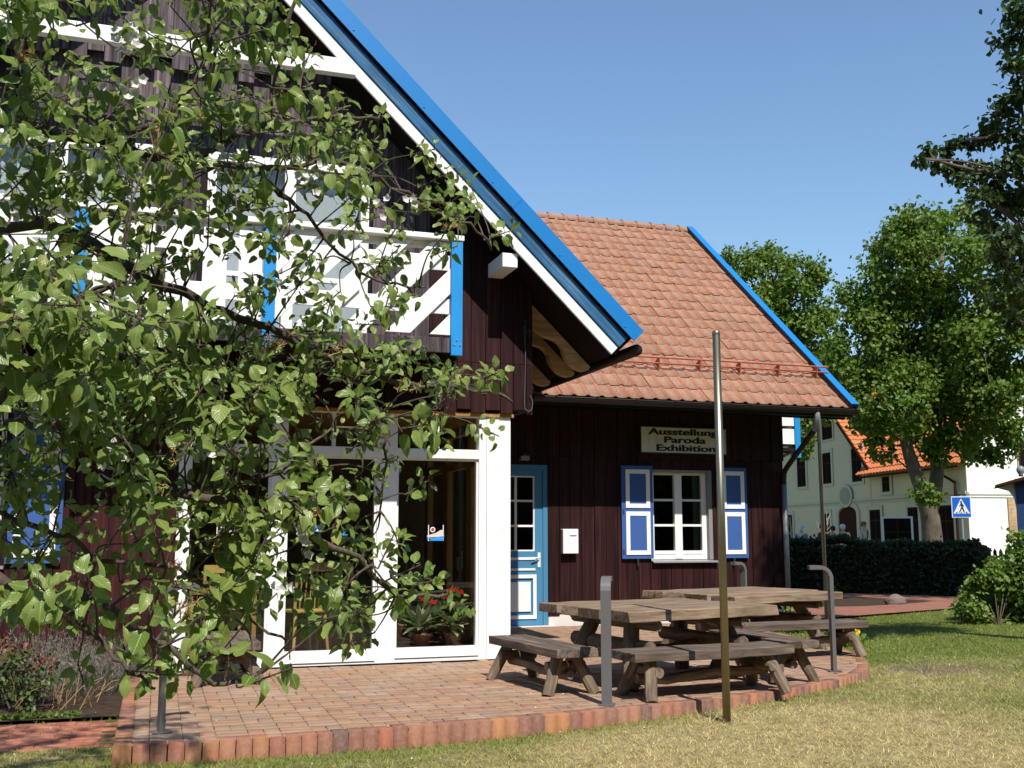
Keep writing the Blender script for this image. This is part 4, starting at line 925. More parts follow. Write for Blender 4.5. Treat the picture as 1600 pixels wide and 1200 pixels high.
# ================================================================== PLANTS
TRUNK=[[-126, 402, -15], [-121, 397, 60], [-118, 397, 153]]
LIMBS={'A': [[-118, 397, 153], [-79, 365, 207], [-51, 339, 248], [-36, 335, 245], [-16, 334, 243], [3, 333, 241], [25, 344, 258], [48, 356, 269], [69, 359, 273]], 'B': [[-79, 365, 207], [-41, 361, 225], [-11, 343, 206], [-4, 341, 203], [13, 347, 198], [32, 352, 192], [57, 366, 185], [86, 378, 180], [114, 390, 180], [132, 395, 178]], 'B2': [[3, 333, 241], [26, 346, 245], [52, 347, 251], [70, 362, 252], [93, 377, 247], [110, 382, 244], [121, 390, 238]], 'B3': [[26, 346, 245], [34, 344, 237], [47, 352, 229], [60, 360, 219], [74, 367, 215], [91, 371, 215]], 'C': [[-118, 397, 153], [-63, 347, 152], [-33, 326, 157], [-6, 330, 142], [5, 332, 137], [28, 330, 134], [45, 337, 124], [62, 342, 118], [76, 350, 105], [95, 355, 106]], 'C2': [[5, 332, 137], [19, 343, 140], [36, 347, 145], [50, 351, 158], [70, 355, 162]], 'C3': [[57, 366, 185], [73, 363, 168], [74, 365, 151], [74, 368, 133]], 'D': [[-117, 399, 140], [-61, 330, 121], [-37, 312, 113], [-29, 310, 109], [-18, 306, 109], [-7, 309, 101], [4, 312, 95], [16, 315, 84], [30, 315, 86]], 'D2': [[-29, 310, 109], [-22, 298, 106], [-13, 290, 99], [-7, 284, 93], [1, 282, 88]], 'E': [[-63, 347, 152], [-41, 332, 130], [-33, 330, 127], [-24, 333, 124], [-17, 337, 118], [-4, 333, 117], [10, 328, 113], [26, 336, 101], [39, 332, 93]], 'F': [[-16, 334, 243], [-3, 323, 251], [6, 323, 266], [10, 324, 286], [11, 321, 306]], 'G': [[11, 321, 306], [34, 334, 305], [32, 338, 284], [30, 341, 269], [28, 344, 255]], 'H': [[-51, 339, 248], [-43, 323, 269], [-36, 327, 297]], 'I': [[-63, 347, 152], [-31, 296, 170], [-22, 281, 183], [-12, 277, 188]], 'J': [[-118, 397, 153], [-120, 406, 241], [-107, 408, 338], [-67, 396, 402], [-24, 389, 426], [27, 371, 429]], 'M': [[-107, 408, 338], [-87, 448, 387], [-47, 472, 417], [2, 467, 412]], 'K': [[-120, 406, 241], [-176, 434, 315], [-201, 442, 391]]}
CLUST=[(-47,346,286,-38,326,290),(-44,294,268,-43,323,269),(-38,321,281,-40,325,283),(-40,321,280,-40,325,283),(-38,305,268,-43,323,269),(-24,306,278,-41,324,276),(-24,308,278,-41,324,276),(-21,375,312,-36,327,297),(-17,352,293,-36,327,297),(-14,333,290,-36,327,297),(0,337,297,10,322,296),(-3,305,277,7,323,271),(12,324,294,10,323,291),(10,320,287,10,324,286),(8,337,292,10,323,291),(11,334,294,10,323,291),(15,326,290,10,323,291),(22,324,295,23,327,305),(29,361,314,34,334,305),(26,325,293,23,327,305),(-44,333,278,-41,324,276),(-43,301,262,-43,323,269),(-46,348,282,-40,325,283),(-38,348,278,-40,325,283),(-29,316,272,-41,324,276),(-17,349,280,-38,326,290),(-9,323,276,7,323,271),(-2,346,280,9,324,281),(0,335,281,9,324,281),(9,346,287,10,324,286),(11,324,275,8,323,276),(9,302,269,6,323,266),(23,324,277,9,324,281),(12,300,266,6,323,266),(25,321,281,9,324,281),(34,363,295,33,337,289),(41,389,308,53,357,270),(-43,321,256,-45,327,264),(-44,323,255,-47,331,259),(-42,356,268,-49,335,253),(-28,323,259,-45,327,264),(12,308,264,6,323,266),(8,300,256,1,323,259),(10,326,267,6,323,266),(18,346,279,31,340,276),(27,307,257,6,323,266),(44,374,296,53,357,270),(-41,325,245,-36,335,245),(-45,322,245,-39,336,246),(-44,349,259,-49,335,253),(-36,360,266,-49,335,253),(-26,329,255,-26,334,244),(-21,331,250,-21,334,243),(-11,333,253,-9,328,247),(-4,324,253,-3,323,251),(8,329,258,4,323,262),(7,322,255,1,323,259),(26,360,275,36,350,263),(36,362,270,42,353,266),(44,353,271,42,353,266),(54,373,279,58,358,271),(71,363,275,69,359,273),(-40,303,232,-36,335,245),(-44,343,242,-47,338,247),(-37,308,231,-36,335,245),(-35,318,240,-36,335,245),(-25,310,237,-21,334,243),(-27,327,247,-26,334,244),(-22,320,245,-21,334,243),(-24,353,254,-26,334,244),(-20,303,231,-9,328,247),(-5,307,233,-3,323,251),(-13,336,247,-11,333,242),(-11,321,242,-9,328,247),(-2,330,246,-1,333,241),(-3,278,228,-12,277,188),(2,352,256,14,339,250),(12,335,254,14,339,250),(14,336,250,14,339,250),(8,364,258,20,341,254),(25,355,260,31,347,261),(24,376,272,42,353,266),(25,326,248,14,339,250),(37,366,270,42,353,266),(33,369,267,42,353,266),(44,350,265,42,353,266),(44,343,261,36,350,263),(57,372,271,58,358,271),(49,336,253,52,347,251),(47,316,244,46,347,250),(68,367,266,69,359,273),(62,360,269,63,359,272),(-40,327,230,-36,335,245),(-52,366,242,-41,361,225),(-38,348,234,-41,361,225),(-33,333,232,-31,334,244),(-23,331,236,-21,334,243),(-32,343,238,-31,334,244),(-17,333,238,-16,334,243),(-20,321,236,-21,334,243),(-16,329,233,-16,334,243),(-12,321,228,-11,333,242),(-13,364,250,-16,334,243),(-9,324,229,-6,333,242),(0,360,245,15,339,243),(5,340,241,9,336,242),(5,354,243,15,339,243),(5,317,235,3,333,241),(10,336,237,9,336,242),(17,361,254,25,344,258),(18,350,245,20,343,244),(26,361,247,26,346,245),(34,329,239,34,344,237),(28,328,240,20,343,244),(35,327,245,32,345,239),(41,305,232,34,344,237),(48,345,244,46,347,250),(49,356,254,57,351,251),(76,387,263,81,370,249),(62,367,260,70,362,252),(77,341,254,65,359,251),(76,385,267,81,370,249),(-42,353,227,-41,361,225),(-55,404,248,-50,362,221),(-41,355,230,-41,361,225),(-36,366,233,-41,361,225),(-39,341,221,-33,356,220),(-34,364,233,-41,361,225),(-31,370,237,-41,361,225),(-14,363,238,-33,356,220),(-17,339,231,-16,334,243),(-19,334,222,-19,347,210),(-10,277,213,-12,277,188),(-2,325,222,-1,333,241),(3,363,240,15,339,243),(15,347,234,15,339,243),(25,351,238,28,346,243),(18,307,218,3,333,241),(30,340,236,32,345,239),(28,347,239,30,345,241),(36,322,225,34,344,237),(42,348,241,37,346,235),(48,350,237,44,350,231),(55,347,236,47,352,229),(75,408,256,93,377,247),(72,364,242,75,366,250),(81,358,245,75,366,250),(81,345,244,65,359,251),(91,360,241,87,373,248),(122,422,273,121,390,238),(105,364,242,101,379,246),(-44,320,209,-26,352,215),(-36,387,229,-41,361,225),(-24,344,218,-26,352,215),(-22,328,213,-11,343,206),(-17,385,225,-33,356,220),(-15,359,226,-26,352,215),(-3,299,212,-12,277,188),(-5,310,213,-4,341,203),(2,323,216,-4,341,203),(11,334,214,4,344,201),(20,356,226,32,345,239),(31,334,219,37,346,235),(29,359,224,41,348,233),(36,335,221,37,346,235),(64,388,242,81,370,249),(62,366,230,60,360,219),(75,368,231,70,365,216),(92,356,230,87,370,215),(113,409,253,118,388,240),(103,375,233,101,379,246),(123,396,244,121,390,238),(-48,362,208,-50,362,221),(-43,322,204,-19,347,210),(-44,381,213,-50,362,221),(-36,348,206,-26,352,215),(-37,363,214,-33,356,220),(-37,356,213,-33,356,220),(-23,328,208,-11,343,206),(-23,272,187,-19,280,184),(-34,394,221,-41,361,225),(-22,352,213,-26,352,215),(-13,359,208,-19,347,210),(-13,348,210,-19,347,210),(-3,333,206,-4,341,203),(-8,342,206,-8,342,204),(6,347,209,4,344,201),(34,369,214,50,354,226),(47,358,213,54,356,224),(52,374,223,60,360,219),(69,389,227,74,367,215),(70,365,218,70,365,216),(78,369,218,78,368,215),(-40,299,183,-31,296,170),(-40,291,182,-29,292,174),(-43,331,191,-47,322,161),(-38,292,182,-29,292,174),(-31,297,184,-29,292,174),(-25,279,186,-22,281,183),(-30,314,194,-31,296,170),(-28,285,188,-22,281,183),(-18,256,177,-14,278,187),(-21,309,193,-29,292,174),(-19,254,179,-12,277,188),(-10,264,182,-12,277,188),(-9,251,175,-12,277,188),(-6,357,200,-10,342,205),(-1,346,200,0,342,202),(20,340,200,18,348,197),(28,344,197,27,350,194),(40,346,205,32,352,192),(55,348,206,60,360,219),(65,346,201,63,361,218),(85,358,209,82,369,215),(-36,284,177,-26,289,177),(-32,279,178,-24,285,180),(-38,318,181,-39,309,166),(-37,308,177,-39,309,166),(-27,286,179,-26,289,177),(-28,268,177,-22,281,183),(-26,264,170,-22,281,183),(-24,308,180,-31,296,170),(-23,269,175,-22,281,183),(-19,265,174,-19,280,184),(-14,299,178,-26,289,177),(-16,271,175,-17,279,185),(-12,253,168,-12,277,188),(-13,268,172,-14,278,187),(-9,293,181,-17,279,185),(-6,324,183,-4,341,203),(-2,339,192,0,342,202),(6,357,191,13,347,198),(5,324,185,4,344,201),(11,321,187,9,345,200),(9,307,185,-12,277,188),(22,374,200,27,350,194),(28,373,192,38,355,190),(30,367,195,38,355,190),(40,405,201,57,366,185),(38,333,187,32,352,192),(48,340,190,38,355,190),(75,375,201,78,368,215),(-41,314,169,-39,309,166),(-34,300,171,-31,296,170),(-35,290,166,-31,296,170),(-45,347,177,-48,336,154),(-29,280,166,-26,289,177),(-31,300,169,-31,296,170),(-32,305,172,-31,296,170),(-27,268,163,-24,285,180),(-21,292,169,-29,292,174),(-18,266,165,-22,281,183),(-17,283,168,-24,285,180),(-22,283,168,-26,289,177),(-9,280,171,-17,279,185),(-15,255,161,-17,279,185),(-8,252,165,-12,277,188),(-12,306,174,-29,292,174),(-5,321,172,-20,328,149),(-6,335,177,0,342,202),(-1,388,185,13,347,198),(0,341,182,4,344,201),(12,339,183,13,347,198),(10,336,183,13,347,198),(25,339,179,27,350,194),(19,347,180,23,349,195),(26,351,179,32,352,192),(34,357,186,38,355,190),(32,379,187,45,359,189),(30,343,185,32,352,192),(53,410,189,71,372,183),(51,368,189,51,362,187),(49,374,190,51,362,187),(50,353,188,45,359,189),(59,366,187,57,366,185),(54,355,187,51,362,187),(58,383,189,64,369,184),(64,360,183,61,365,181),(74,383,184,79,375,182),(66,345,181,65,365,177),(80,384,188,79,375,182),(92,401,194,100,384,180),(98,396,188,100,384,180),(-41,353,169,-48,336,154),(-38,331,162,-41,331,155),(-43,322,163,-47,322,161),(-28,304,159,-39,309,166),(-29,279,160,-29,292,174),(-24,280,164,-26,289,177),(-37,350,168,-48,336,154),(-21,320,167,-27,327,153),(-22,301,159,-31,296,170),(-28,369,169,-48,336,154),(-19,301,159,-31,296,170),(-14,312,165,-20,328,149),(-14,346,168,-20,328,149),(-11,346,165,-20,328,149),(-15,333,170,-27,327,153),(-7,310,167,-20,328,149),(-2,327,168,-13,329,145),(-4,338,164,-13,329,145),(-5,308,161,-13,329,145),(0,311,165,-13,329,145),(6,332,163,-3,330,141),(0,314,166,-13,329,145),(5,343,168,16,340,139),(9,324,169,-3,330,141),(8,316,162,-3,330,141),(16,380,176,27,350,194),(11,362,173,23,349,195),(21,300,161,22,330,134),(32,418,185,57,366,185),(32,406,180,57,366,185),(36,333,164,43,349,151),(30,345,167,43,349,151),(41,368,179,45,359,189),(45,382,180,57,366,185),(44,381,179,57,366,185),(47,398,178,64,369,184),(41,339,172,50,351,158),(67,394,184,71,372,183),(52,354,168,55,352,159),(66,399,182,79,375,182),(65,369,173,65,365,177),(66,371,180,64,369,184),(78,338,173,70,355,162),(78,373,180,79,375,182),(80,382,172,86,378,180),(94,376,180,93,381,180),(94,355,174,73,363,168),(101,396,185,107,387,180),(106,391,185,107,387,180),(115,415,186,119,392,179),(103,386,173,100,384,180),(114,410,185,119,392,179),(110,361,181,100,384,180),(124,405,188,127,394,178),(-40,339,160,-41,331,155),(-39,306,150,-39,309,166),(-34,307,153,-39,309,166),(-27,301,152,-31,296,170),(-26,306,153,-39,309,166),(-18,317,151,-20,328,149),(-23,356,158,-20,328,149),(-11,341,155,-13,329,145),(-14,343,161,-20,328,149),(-13,337,154,-13,329,145),(-3,352,162,-13,329,145),(-9,322,158,-13,329,145),(-7,319,158,-13,329,145),(2,348,159,12,337,138),(8,333,153,8,335,138),(7,345,155,16,340,139),(2,364,161,19,343,140),(16,373,161,28,345,143),(15,325,156,11,331,136),(14,329,155,12,337,138),(28,406,162,57,366,185),(24,315,157,22,330,134),(30,360,163,43,349,151),(27,311,154,28,330,134),(40,341,160,43,349,151),(61,366,159,74,364,159),(59,334,165,55,352,159),(65,343,159,65,354,161),(67,306,156,60,353,160),(88,429,164,107,387,180),(97,385,169,100,384,180),(101,352,164,73,364,164),(-39,311,147,-33,326,157),(-39,316,144,-33,326,157),(-40,368,151,-57,343,147),(-36,349,148,-48,336,154),(-27,350,146,-20,328,149),(-14,303,149,-20,328,149),(-20,380,147,-13,329,145),(-14,322,151,-20,328,149),(-6,286,145,-29,292,174),(-6,326,143,-6,330,142),(-1,352,154,12,337,138),(8,324,148,2,331,138),(9,335,152,12,337,138),(5,300,146,-3,330,141),(14,334,150,12,337,138),(13,288,149,17,331,135),(27,373,147,32,346,144),(21,337,152,24,344,141),(20,343,145,19,343,140),(36,375,150,43,349,151),(28,333,150,28,345,143),(43,362,156,46,350,155),(52,372,148,74,366,146),(62,371,153,74,365,155),(64,350,146,60,353,160),(82,380,152,74,365,151),(-41,342,140,-46,336,136),(-34,316,138,-35,331,128),(-41,345,134,-46,336,136),(-28,344,143,-20,328,149),(-12,338,139,-6,330,142),(-7,309,140,-6,330,142),(2,321,141,-1,331,139),(3,325,136,2,331,138),(19,358,137,24,344,141),(12,341,138,12,337,138),(22,328,137,22,330,134),(25,350,135,24,344,141),(38,345,144,36,347,145),(28,321,136,28,330,134),(41,301,135,28,330,134),(46,326,137,36,333,129),(49,331,138,41,335,126),(79,394,141,74,367,137),(89,396,140,74,367,137),(-39,331,128,-39,332,130),(-43,342,128,-46,336,136),(-26,306,126,-33,311,111),(-22,334,127,-24,333,124),(-8,306,129,-18,306,109),(-7,316,127,-4,333,117),(6,335,128,5,332,137),(2,311,127,3,331,115),(15,355,134,19,343,140),(26,347,128,24,344,141),(24,334,129,22,330,134),(41,364,129,36,347,145),(28,324,133,28,330,134),(44,324,130,41,335,126),(39,295,129,28,330,134),(53,341,127,53,340,121),(75,384,125,74,368,133),(-38,374,121,-46,336,136),(-47,376,124,-75,347,126),(-43,354,123,-46,336,136),(-29,368,121,-17,337,118),(-41,418,117,-89,364,130),(-19,342,116,-17,337,118),(-7,364,122,-17,337,118),(1,303,121,-12,308,105),(5,329,124,3,331,115),(16,313,124,10,328,113),(16,310,124,10,328,113),(25,295,117,4,312,95),(24,307,121,28,330,134),(19,315,123,10,328,113),(39,340,120,45,337,124),(32,345,122,41,335,126),(44,331,124,45,337,124),(49,344,120,53,340,121),(63,365,123,74,368,133),(69,362,117,73,348,108),(68,341,114,66,344,115),(81,370,122,74,368,133),(-31,304,108,-27,307,108),(-31,309,115,-33,311,111),(-27,350,106,-17,337,118),(-14,276,111,-13,290,99),(-10,342,111,-10,335,118),(-4,324,115,0,332,116),(10,346,108,18,332,107),(17,336,109,18,332,107),(14,308,108,4,312,95),(23,338,108,22,334,104),(22,315,113,14,330,110),(31,316,111,18,332,107),(41,333,113,45,337,124),(52,358,113,58,341,119),(64,377,106,76,350,105),(57,343,107,66,344,115),(70,340,110,69,346,111),(78,390,105,74,368,133),(92,396,106,95,355,106),(85,337,110,81,351,105),(-34,300,108,-25,304,107),(-21,273,108,-13,290,99),(-18,288,102,-15,292,100),(-12,300,103,-12,308,105),(-1,334,98,3,331,115),(3,312,99,1,311,96),(13,350,98,22,334,104),(24,312,100,27,315,86),(29,349,103,26,336,101),(33,369,100,26,336,101),(41,281,103,30,315,86),(57,356,96,73,348,108),(49,306,103,30,315,86),(72,364,92,76,350,105),(72,384,96,81,351,105),(77,359,102,76,350,105),(95,358,100,95,355,106),(-20,337,88,-17,337,118),(-6,293,95,-10,287,96),(-1,266,101,-5,283,91),(9,296,98,4,312,95),(13,326,90,13,314,87),(20,308,90,20,315,85),(1,302,89,4,312,95),(11,317,86,13,314,87),(17,381,79,26,336,101),(24,292,86,23,315,85),(-99,394,358,-97,405,354),(-183,403,294,-162,427,297),(-56,351,144,-57,343,147),(-221,444,318,-182,436,334),(-35,355,380,-46,392,414),(-122,440,362,-97,428,363),(-95,400,262,-117,406,265),(-132,396,441,-67,396,402),(21,263,279,8,323,276),(-59,369,143,-76,359,152),(-194,446,290,-176,434,315),(-61,478,412,-57,466,409),(-60,366,125,-75,347,126),(-15,387,405,-11,384,427),(-67,426,438,-57,394,408),(-44,401,414,-46,392,414),(-204,479,367,-195,440,372),(-22,442,411,-22,470,414),(-65,364,151,-76,359,152),(3,375,420,1,380,427),(-210,437,378,-195,440,372),(-161,396,216,-119,404,219),(-127,431,381,-97,428,363),(-135,440,356,-102,418,350),(-91,421,434,-67,396,402),(-110,439,393,-87,448,387),(-125,454,443,-87,448,387),(-15,399,453,-11,384,427),(-140,426,321,-162,427,297),(-185,427,262,-148,420,278),(-173,412,452,-201,442,391),(-227,473,232,-162,427,297),(-136,385,410,-77,399,386),(24,400,454,14,376,428),(-122,407,167,-118,399,175),(-78,374,253,-65,352,228),(-134,403,225,-119,404,219),(-67,371,430,-57,394,408),(-4,364,442,1,380,427),(-82,442,412,-77,454,394),(-27,376,394,-35,390,420),(11,451,427,2,467,412),(-237,480,357,-195,440,372),(-127,377,424,-77,399,386),(-117,387,313,-110,408,314),(-99,409,384,-87,402,370),(-176,443,384,-195,440,372),(-153,404,415,-201,442,391),(-103,374,191,-98,381,180),(-40,373,435,-35,390,420),(-65,346,240,-58,346,238),(-5,458,422,-10,468,413),(-110,431,416,-87,448,387),(-158,433,323,-176,434,315),(-141,420,441,-87,448,387),(-11,404,436,-11,384,427),(-16,393,461,-11,384,427),(6,441,415,2,467,412),(-135,411,229,-120,406,241),(-30,338,312,-36,327,297),(-176,442,473,-201,442,391),(-49,408,486,-24,389,426),(-170,465,418,-201,442,391),(-110,379,350,-97,405,354),(-178,424,140,-117,399,140),(-164,395,431,-201,442,391),(-145,400,196,-119,401,197),(-147,428,164,-118,399,175),(-82,344,119,-75,347,126),(-120,415,471,-67,396,402),(-173,438,433,-201,442,391),(-201,444,408,-201,442,391),(-77,356,127,-75,347,126),(15,373,465,14,376,428),(-85,378,187,-88,373,194),(-139,421,179,-118,399,175),(-55,382,383,-67,396,402),(-160,428,362,-189,438,353),(-14,455,393,-10,468,413),(-88,398,453,-57,394,408),(-28,392,436,-24,389,426),(-25,395,406,-35,390,420),(-186,434,234,-148,420,278),(-194,431,125,-117,399,140),(-66,424,452,-46,392,414),(21,327,329,23,327,305),(-109,391,380,-87,402,370),(-115,377,330,-107,408,338),(-79,381,220,-79,365,207),(-132,400,356,-107,408,338),(-140,417,459,-67,396,402),(-190,402,198,-119,401,197),(-106,401,417,-67,396,402),(-114,420,351,-102,418,350),(-85,380,410,-67,396,402),(-99,349,157,-90,372,152),(-93,477,399,-77,454,394),(2,348,452,14,376,428),(-92,399,454,-67,396,402),(-114,423,249,-120,406,241),(-113,404,359,-97,405,354),(-167,503,351,-189,438,353),(-135,452,346,-102,418,350),(-147,387,378,-97,405,354),(-155,405,329,-176,434,315),(-59,459,415,-57,466,409),(-149,410,157,-118,397,153),(-82,416,494,-46,392,414),(-181,462,394,-201,442,391),(33,346,396,27,371,429),(-159,438,137,-117,399,140),(-155,431,358,-189,438,353),(-68,292,131,-49,321,117),(-3,420,437,-11,384,427),(-148,421,385,-195,440,372),(-13,467,378,-10,468,413),(-52,394,396,-57,394,408),(-3,408,375,-11,384,427),(-77,481,427,-57,466,409),(-101,483,407,-77,454,394),(-204,443,298,-176,434,315),(-164,423,434,-201,442,391),(-30,394,430,-24,389,426),(-110,382,344,-107,408,338),(17,386,424,14,376,428),(-118,398,395,-87,402,370),(-104,359,120,-89,364,130),(-70,371,413,-57,394,408),(-87,401,240,-120,406,241),(34,399,442,27,371,429),(-65,379,258,-58,346,238),(-91,407,395,-77,399,386),(-29,465,423,-35,471,416),(-85,382,207,-88,373,194),(-149,405,195,-119,401,197),(36,375,398,27,371,429),(1,357,400,1,380,427),(-81,404,412,-67,396,402),(-182,457,347,-189,438,353),(19,302,308,11,321,306),(-185,453,264,-162,427,297),(-149,451,195,-119,401,197),(5,337,425,14,376,428),(-219,470,348,-189,438,353),(-79,376,209,-79,365,207),(-90,366,167,-90,372,152),(-160,475,419,-201,442,391),(-158,402,397,-195,440,372),(-104,394,346,-97,405,354),(15,440,415,2,467,412),(18,340,389,27,371,429),(-117,412,379,-97,428,363),(-165,501,389,-201,442,391),(-31,428,361,-77,399,386),(-11,407,440,-11,384,427),(-92,501,490,-47,472,417),(-129,419,367,-102,418,350),(-163,513,390,-201,442,391),(-32,460,413,-35,471,416),(-110,464,369,-92,438,375),(-62,364,380,-77,399,386),(20,340,365,23,327,305),(-9,443,440,-10,468,413),(-149,498,418,-201,442,391),(-43,381,353,-77,399,386),(-4,400,413,-11,384,427),(-154,516,444,-201,442,391),(-24,457,449,-22,470,414),(-40,375,347,-87,402,370),(-129,437,369,-97,428,363),(5,343,343,17,324,306),(-69,394,399,-67,396,402),(-51,453,437,-47,472,417),(-158,487,418,-201,442,391),(29,420,386,2,467,412),(-171,531,474,-201,442,391),(-99,418,393,-92,438,375),(-77,485,443,-47,472,417),(10,421,383,2,467,412),(-38,444,381,-67,460,402),(-141,425,385,-97,428,363),(5,421,372,2,467,412),(10,392,438,1,380,427),(-107,432,366,-97,428,363),(26,372,412,27,371,429),(-90,474,448,-57,466,409),(-89,449,454,-57,466,409),(3,383,402,1,380,427),(-78,450,439,-57,466,409),(-80,411,427,-67,396,402),(-100,486,470,-47,472,417),(9,422,405,2,467,412),(-28,419,427,-35,390,420),(-90,500,410,-67,460,402),(-149,509,417,-201,442,391),(-46,493,475,-47,472,417),(-81,424,376,-92,438,375),(12,351,344,23,327,305),(-84,517,411,-57,466,409),(31,412,373,14,376,428),(-49,441,407,-57,466,409),(-58,442,436,-57,466,409),(-43,381,348,-87,402,370),(-64,376,344,-87,402,370),(15,339,339,23,327,305),(15,351,374,14,376,428),(-63,470,445,-47,472,417),(16,420,395,2,467,412),(-123,390,354,-107,408,338),(-15,386,350,-46,392,414),(-91,470,470,-47,472,417),(-72,367,328,-97,405,354),(-14,369,402,-11,384,427),(-52,365,390,-57,394,408),(-41,430,417,-46,392,414),(-18,484,400,-22,470,414),(20,341,319,28,331,305),(-28,472,491,-35,471,416),(-151,502,434,-201,442,391),(-121,437,405,-87,448,387),(-86,479,372,-87,448,387),(-126,482,378,-87,448,387),(-27,380,350,-77,399,386),(-120,500,416,-77,454,394),(-131,523,479,-47,472,417),(-127,400,399,-87,402,370),(-167,482,456,-201,442,391),(-119,515,489,-47,472,417),(-119,425,405,-92,438,375),(-123,448,379,-92,438,375),(-14,378,382,-35,390,420),(-20,463,469,-22,470,414),(-111,407,365,-97,405,354),(-135,487,378,-87,448,387),(-67,466,417,-57,466,409),(-138,455,411,-87,448,387),(-128,384,386,-87,402,370),(-109,502,383,-87,448,387),(-82,499,490,-47,472,417),(-36,419,412,-46,392,414),(-95,375,379,-87,402,370),(-58,490,457,-47,472,417),(-165,520,397,-201,442,391),(6,430,369,2,467,412),(3,418,387,-11,384,427),(17,409,378,1,380,427),(-41,431,398,-67,460,402),(-61,443,383,-77,454,394),(-87,394,398,-77,399,386),(-39,357,345,-36,327,297),(-111,394,353,-97,405,354),(-34,472,386,-35,471,416),(-7,372,366,-11,384,427),(-12,476,467,-22,470,414),(26,415,396,14,376,428),(-111,403,380,-87,402,370),(-157,495,462,-201,442,391),(-70,495,497,-47,472,417),(3,428,462,-11,384,427),(-109,437,378,-92,438,375),(17,457,428,2,467,412),(-62,395,416,-57,394,408),(-118,416,336,-107,408,338),(-4,440,427,2,467,412),(-131,389,389,-87,402,370),(-14,362,370,-11,384,427),(-103,458,382,-87,448,387),(-30,364,345,-36,327,297),(22,465,495,2,467,412),(-89,495,473,-47,472,417),(-25,374,355,-57,394,408),(-124,419,352,-102,418,350),(-141,447,404,-87,448,387),(-42,431,404,-67,460,402),(-135,515,467,-57,466,409),(-26,469,402,-22,470,414),(-87,366,377,-77,399,386),(-132,512,481,-57,466,409),(4,438,436,2,467,412),(7,350,335,17,324,306),(-129,408,368,-102,418,350),(35,454,479,2,467,412),(-38,357,369,-57,394,408),(22,423,423,1,380,427),(-109,412,353,-102,418,350),(-40,454,469,-47,472,417),(-37,378,374,-57,394,408),(-112,381,328,-107,408,338),(-133,442,375,-97,428,363),(-94,425,381,-92,438,375),(-17,361,328,-36,327,297),(-43,424,409,-46,392,414),(10,384,356,1,380,427),(-87,439,439,-67,460,402),(-32,395,368,-57,394,408),(-88,389,348,-97,405,354),(-129,509,444,-67,460,402),(-34,482,466,-35,471,416),(-136,439,417,-87,448,387),(-32,483,440,-35,471,416)]
WHITE=[[-17, 307, 269], [-18, 315, 267], [-15, 315, 270], [-17, 317, 255], [-11, 314, 253], [15, 327, 241], [-12, 331, 222], [41, 336, 243], [43, 336, 239], [79, 358, 244], [71, 356, 241], [-15, 316, 148], [-11, 315, 149], [9, 324, 148], [43, 324, 124], [-34, 313, 159], [6, 318, 104], [-45, 347, 221], [28, 321, 110], [34, 319, 110]]
TAN=[[-42, 313, 260], [4, 310, 247], [-4, 320, 240], [-5, 320, 241], [32, 329, 263], [31, 329, 262], [56, 353, 188], [26, 344, 175], [34, 345, 187], [5, 317, 113], [7, 297, 104], [6, 316, 117], [42, 321, 131], [3, 315, 150], [-1, 319, 137], [83, 367, 178], [15, 313, 122], [31, 340, 185], [0, 320, 134], [98, 369, 239]]
LIME=[[22.07,25.74,9.67,1.66],[21.46,26.97,8.9,1.61],[20.48,27.06,7.03,1.29],[22.59,26.97,7.54,1.92],[24.12,26.38,8.55,1.62],[23.43,25.25,6.49,1.54],[20.83,26.13,5.33,1.34],[23.73,27.64,5.22,1.54],[24.27,25.76,5.03,1.18],[19.91,27.0,5.99,0.68],[25.57,27.65,4.24,0.88],[23.35,26.87,3.92,0.76],[24.06,26.67,10.92,1.03],[21.46,26.55,10.34,0.9],[25.57,26.18,6.96,1.21],[22.04,26.56,2.54,0.43],[22.21,26.67,11.06,0.51],[24.31,27.29,6.87,1.65],[25.83,25.54,8.29,1.4],[21.15,28.3,4.62,0.53],[21.57,28.05,3.96,0.49],[19.75,26.7,4.97,0.46],[22.15,27.69,6.81,1.23],[23.4,26.88,6.14,1.41],[20.73,27.09,4.89,0.47],[20.85,26.25,4.86,0.42]]
LIME_ST=[[[23.06,27.59,0.36],[22.95,27.45,1.55],[22.79,27.41,2.14],[22.46,27.38,3.03],[22.07,27.35,4.12],[21.75,27.19,5.9],[21.32,26.98,8.28]],[[23.01,27.58,1.95],[23.17,27.41,2.74],[23.19,27.22,3.94],[23.06,27.08,5.13],[23.07,26.72,7.52],[23.03,26.37,9.92]],[[21.95,27.3,4.72],[21.14,27.4,5.9],[20.52,27.45,6.89]],[[22.98,26.96,4.72],[23.79,26.51,5.9],[24.39,26.08,7.49]]]
LIME2=[[24.56,39.26,12.17,1.68],[25.22,37.82,11.9,1.31],[23.24,39.14,12.76,0.91],[25.74,39.24,9.97,1.96],[26.66,38.46,9.6,1.24],[27.37,39.16,7.77,0.98],[23.62,38.36,10.23,1.62],[26.77,39.19,6.35,0.78],[25.86,38.53,5.15,0.71],[27.39,38.74,10.84,0.62],[25.06,38.97,13.29,0.7],[24.53,37.53,7.42,1.59]]
LIME2_ST=[[[24.51,39.93,0.03],[24.29,39.27,4.9],[24.3,38.86,7.6],[24.28,38.38,10.84]],[[24.29,39.11,5.98],[25.42,38.37,8.41],[26.01,37.97,9.76]]]
